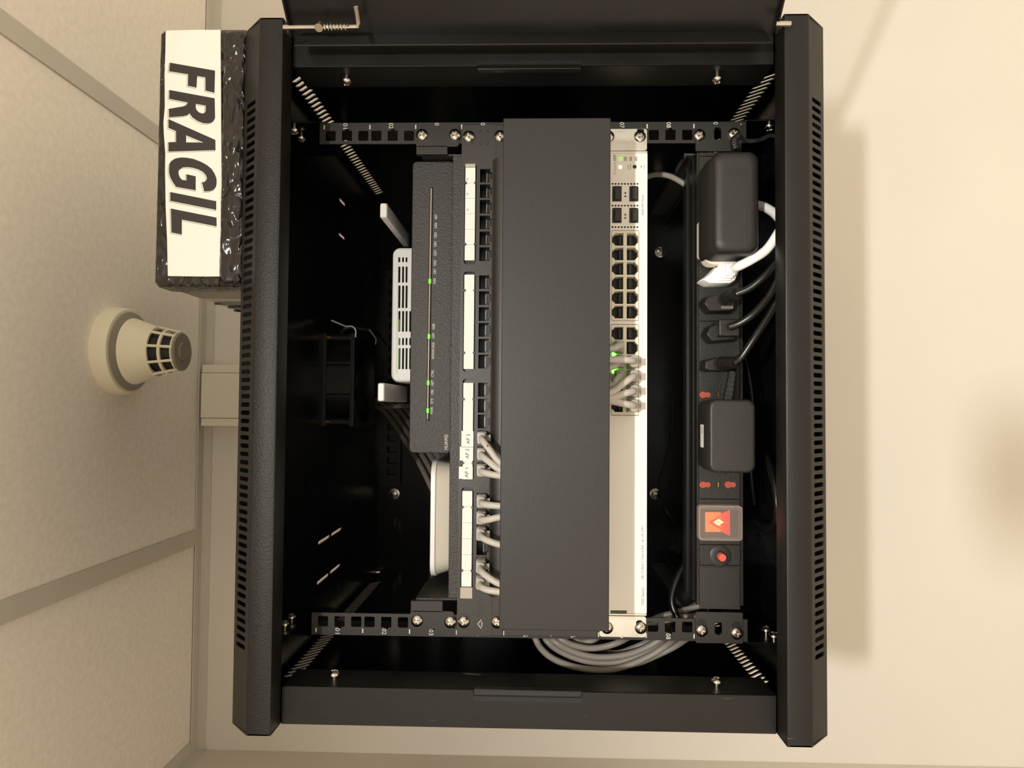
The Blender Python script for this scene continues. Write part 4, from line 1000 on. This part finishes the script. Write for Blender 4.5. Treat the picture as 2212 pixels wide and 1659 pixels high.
for path, y, lbl in loops:
    p = at(*path[len(path) // 2], Y=y); t = thing('grey_cable', lbl, 'cable', p, 'grey cable loops beside the rack rail')
    mk('cable', G().tube([at(u, v, Y=y + (18 if k in (0, len(path) - 1) else 0)) for k, (u, v) in enumerate(path)], 3.1, 12), M['cable2'], t, smooth=True)
fl = [([(1390, 1350), (1420, 1334), (1450, 1325), (1500, 1312), (1530, 1300)], 70, 'grey cable nearest the switch in the bunch at the strip corner'),
      ([(1395, 1352), (1430, 1342), (1470, 1334), (1505, 1331), (1530, 1330)], 60, 'grey cable nearest the rail in the bunch at the strip corner'),
      ([(1440, 1350), (1462, 1332), (1482, 1318), (1505, 1306)], 85, 'pale cable end bent over the bunch at the strip corner')]
for path, y, lbl in fl:
    p = at(*path[2], Y=y); t = thing('grey_cable', lbl, 'cable', p, 'grey cables at the power strip corner')
    mk('cable', G().tube([at(u, v, Y=y) for u, v in path], 3.1, 12), M['cable2'], t, smooth=True)
# dim bundle behind the shelf
for k in range(4):
    t = thing('dark_cable', 'dim cable of the bundle running down behind the black router', 'cable', (-20 - 8 * k, 300, 380), 'dim cable bundle behind the router')
    o = k * 12
    mk('cable', G().tube([at(800 + o, 868 - o * .4, Y=450), at(835 + o, 895 - o * .5, Y=410), at(870 + o, 945 - o * .6, Y=340), at(905 + o, 1000 - o * .7, Y=260), at(935 + o, 1060 - o, Y=210), at(962 + o, 1110 - o, Y=200)], 3.4, 8), M['cable2'], t, smooth=True)
t = thing('grey_cable', 'grey flat cable passing beside the folded antenna into the rear', 'cable', (-20, 300, 400))
mk('cable', G().tube([at(812, 880, Y=380), at(840, 879, Y=330), at(880, 877, Y=280), at(930, 880, Y=200)], 3.0, 8), M['cable2'], t, smooth=True)

# ------------------------------------------------------------------ taped box on top of the cabinet
BY = -60.0
bx0 = at(430, 619, Y=BY).x; bx1 = at(430, 63, Y=BY).x; bz0, bz1 = TOP, at(339, 340, Y=BY).z
tb = thing('taped_box', 'flat box wrapped in black film with FRAGIL label on the cabinet', 'box', ((bx0 + bx1) / 2, 60, TOP))
def lumpy(x0, x1, y0, y1, z0, z1, r, amp, nx=60, ny=30, yonly=False):
    """box with softly crumpled faces, lofted along X"""
    g = G(); L = []
    for i in range(nx + 1):
        x = x0 + (x1 - x0) * i / nx; e = 0.0 if 0 < i < nx else 2.0; lp = []
        for j, (a, b) in enumerate(rrect(y0 + e, y1 - e, z0 + e, z1 - e, r, 6)):
            q = amp * (math.sin(x * .11 + j * 1.3) + .7 * math.sin(x * .31 + j * 2.1 + 1) + .5 * math.sin(x * .73 + j * .7))
            lp.append((x, a + q * (.5 if a < y0 + 1 else .3), max(z0, b + q * .4 if b > z0 + 1 else b)))
        L.append(lp)
    return g.loft(L)
mk('wrapped_front', lumpy(bx0, bx1, BY, -28, bz0 + .2, bz1, 3, .5), M['wrap'], tb, smooth=True, angle=60)
mk('wrapped_body', lumpy(bx0 + 1, bx1 - 2, -30, 20, bz0 + .2, bz1 - 4, 5, .8, 30), M['wrapgrey'], tb, smooth=True, angle=60)
mk('bagged_rear', lumpy(bx0 + 1.5, bx1 - 3, 15, 190, bz0 + .2, bz1 - 1, 10, 1.2, 30), M['wrapwhite'], tb, smooth=True, angle=60)
# rolled film along the lower front edge
P = prange(484, 522, 66, 612, BY - 3)
mk('rolled_film', lumpy(P[0], P[1], BY - 5, BY + 10, bz0 + .4, P[3], 4, .55, 70), M['wrap'], tb, smooth=True, angle=60)
g = G()
for (ua, va, ub, vb, wv) in ((463, 654.5, 521, 655.5, 2.2), (492, 662.5, 521, 661.5, 3.4), (505, 669, 521, 671, 2.2)):
    A, B = at(ua, va, X=bx0 + .4), at(ub, vb, X=bx0 + .4); d = Vector((B.y - A.y, B.z - A.z)); n_ = Vector((-d.y, d.x)).normalized() * wv * .7
    if A.y > 14: g.plate([(A.y, A.z), (A.y + d.x * .25 + n_.x, A.z + d.y * .25 + n_.y), (B.y + n_.x, B.z + n_.y), (B.y - n_.x, B.z - n_.y), (A.y + d.x * .25 - n_.x, A.z + d.y * .25 - n_.y)], [], YZ, bx0 - 1.4, bx0 + 1)
mk('dark_streaks', g, M['streak'], tb) if g.v else None
YL = BY - 1.6
def q4(u, v, y=None): p = at(u, v, Y=YL if y is None else y); return (p.x, p.z)
lab = mk('paper_label', G().plate([q4(*c) for c in ((358, 66), (420, 64.5), (476, 64.5), (477, 200), (478, 330), (479, 450), (480, 597), (430, 597), (362.5, 596), (361, 520), (358, 450), (356.5, 370), (357, 330), (354, 290), (353, 265), (356, 230), (355.5, 160), (357, 120))], [], XZ, YL, YL + 1.2), M['paper'], tb)
def z6(l): return [(340 + x / 7.9, 120 + y / 7.9) for x, y in l]
def z7(l): return [(340 + x / 7.9, 310 + y / 7.9) for x, y in l]
LET = [(z6([(215, 122), (985, 258), (975, 635), (820, 600), (820, 375), (680, 350), (668, 548), (520, 520), (525, 320), (200, 270)]), []),
       (z6([(205, 588), (978, 730), (985, 1060), (965, 1110), (920, 1145), (860, 1160), (780, 1155), (690, 1120), (600, 1060), (545, 985), (530, 1000), (500, 1020), (440, 1035), (200, 1055), (195, 910), (430, 870), (490, 850), (515, 820), (510, 800), (200, 740)]),
        [z6([(655, 825), (825, 855), (822, 960), (800, 985), (760, 988), (710, 970), (670, 930), (655, 890)])]),
       (z6([(190, 1085), (990, 1440), (992, 1615), (190, 1640), (190, 1480), (318, 1475), (318, 1290), (190, 1235)]), [z6([(490, 1362), (785, 1485), (490, 1482)])]),
       (z7([(800, 820), (760, 660), (810, 655), (840, 620), (845, 580), (820, 530), (770, 480), (690, 440), (600, 415), (500, 402), (430, 410), (380, 440), (360, 480), (365, 530), (385, 580), (420, 620), (497, 632), (497, 525), (655, 560), (655, 800), (320, 742), (270, 670), (225, 590), (200, 510), (198, 420), (210, 350), (250, 290), (310, 255), (400, 238), (500, 243), (620, 265), (740, 310), (850, 370), (930, 440), (980, 520), (1010, 600), (1012, 680), (1000, 740), (960, 790), (890, 815)]), []),
       (z7([(220, 828), (1005, 985), (1005, 1135), (220, 980)]), []),
       (z7([(230, 1110), (1010, 1265), (1012, 1415), (418, 1300), (418, 1555), (240, 1520)]), [])]
ol_ = G()
for outer, hs in LET:
    g = G(); g.plate([q4(*c) for c in outer], [[q4(*c) for c in h] for h in hs] or [], XZ, YL - .12, YL + .02) if hs else None
    if not hs:
        co, _, fa, *_r = delaunay_2d_cdt([Vector(q4(*c)) for c in outer], [(i, (i + 1) % len(outer)) for i in range(len(outer))], [], 1, 1e-5)
        g.add([(p[0], YL - .12, p[1]) for p in co], fa)
    mk('letter', g, M['ink'], lab)
    for lp in [outer] + hs: ol_.ribbon([q4(c[0] - 1.9, c[1] + 1.9) for c in lp], .35, XZ, YL - .06)
mk('letter_outline', ol_, M['thinink'], lab)

# ------------------------------------------------------------------ the phone taking the picture, just behind the lens
ph = thing('smartphone', 'dark smartphone facing the cabinet, casting the soft blur on the wall', 'phone', (CAM.x - 26, CAM.y - 9, CAM.z - 140))
mk('body', G().rblock(CAM.x - 64, CAM.x + 12, CAM.z - 146, CAM.z + 15, CAM.y - 13, CAM.y - 5, 9, 2), M['blackplastic'], ph, smooth=True)
mk('screen', G().plate(rrect(CAM.x - 61, CAM.x + 9, CAM.z - 142, CAM.z + 11, 7), [], XZ, CAM.y - 13.4, CAM.y - 13), M['gloss'], ph)
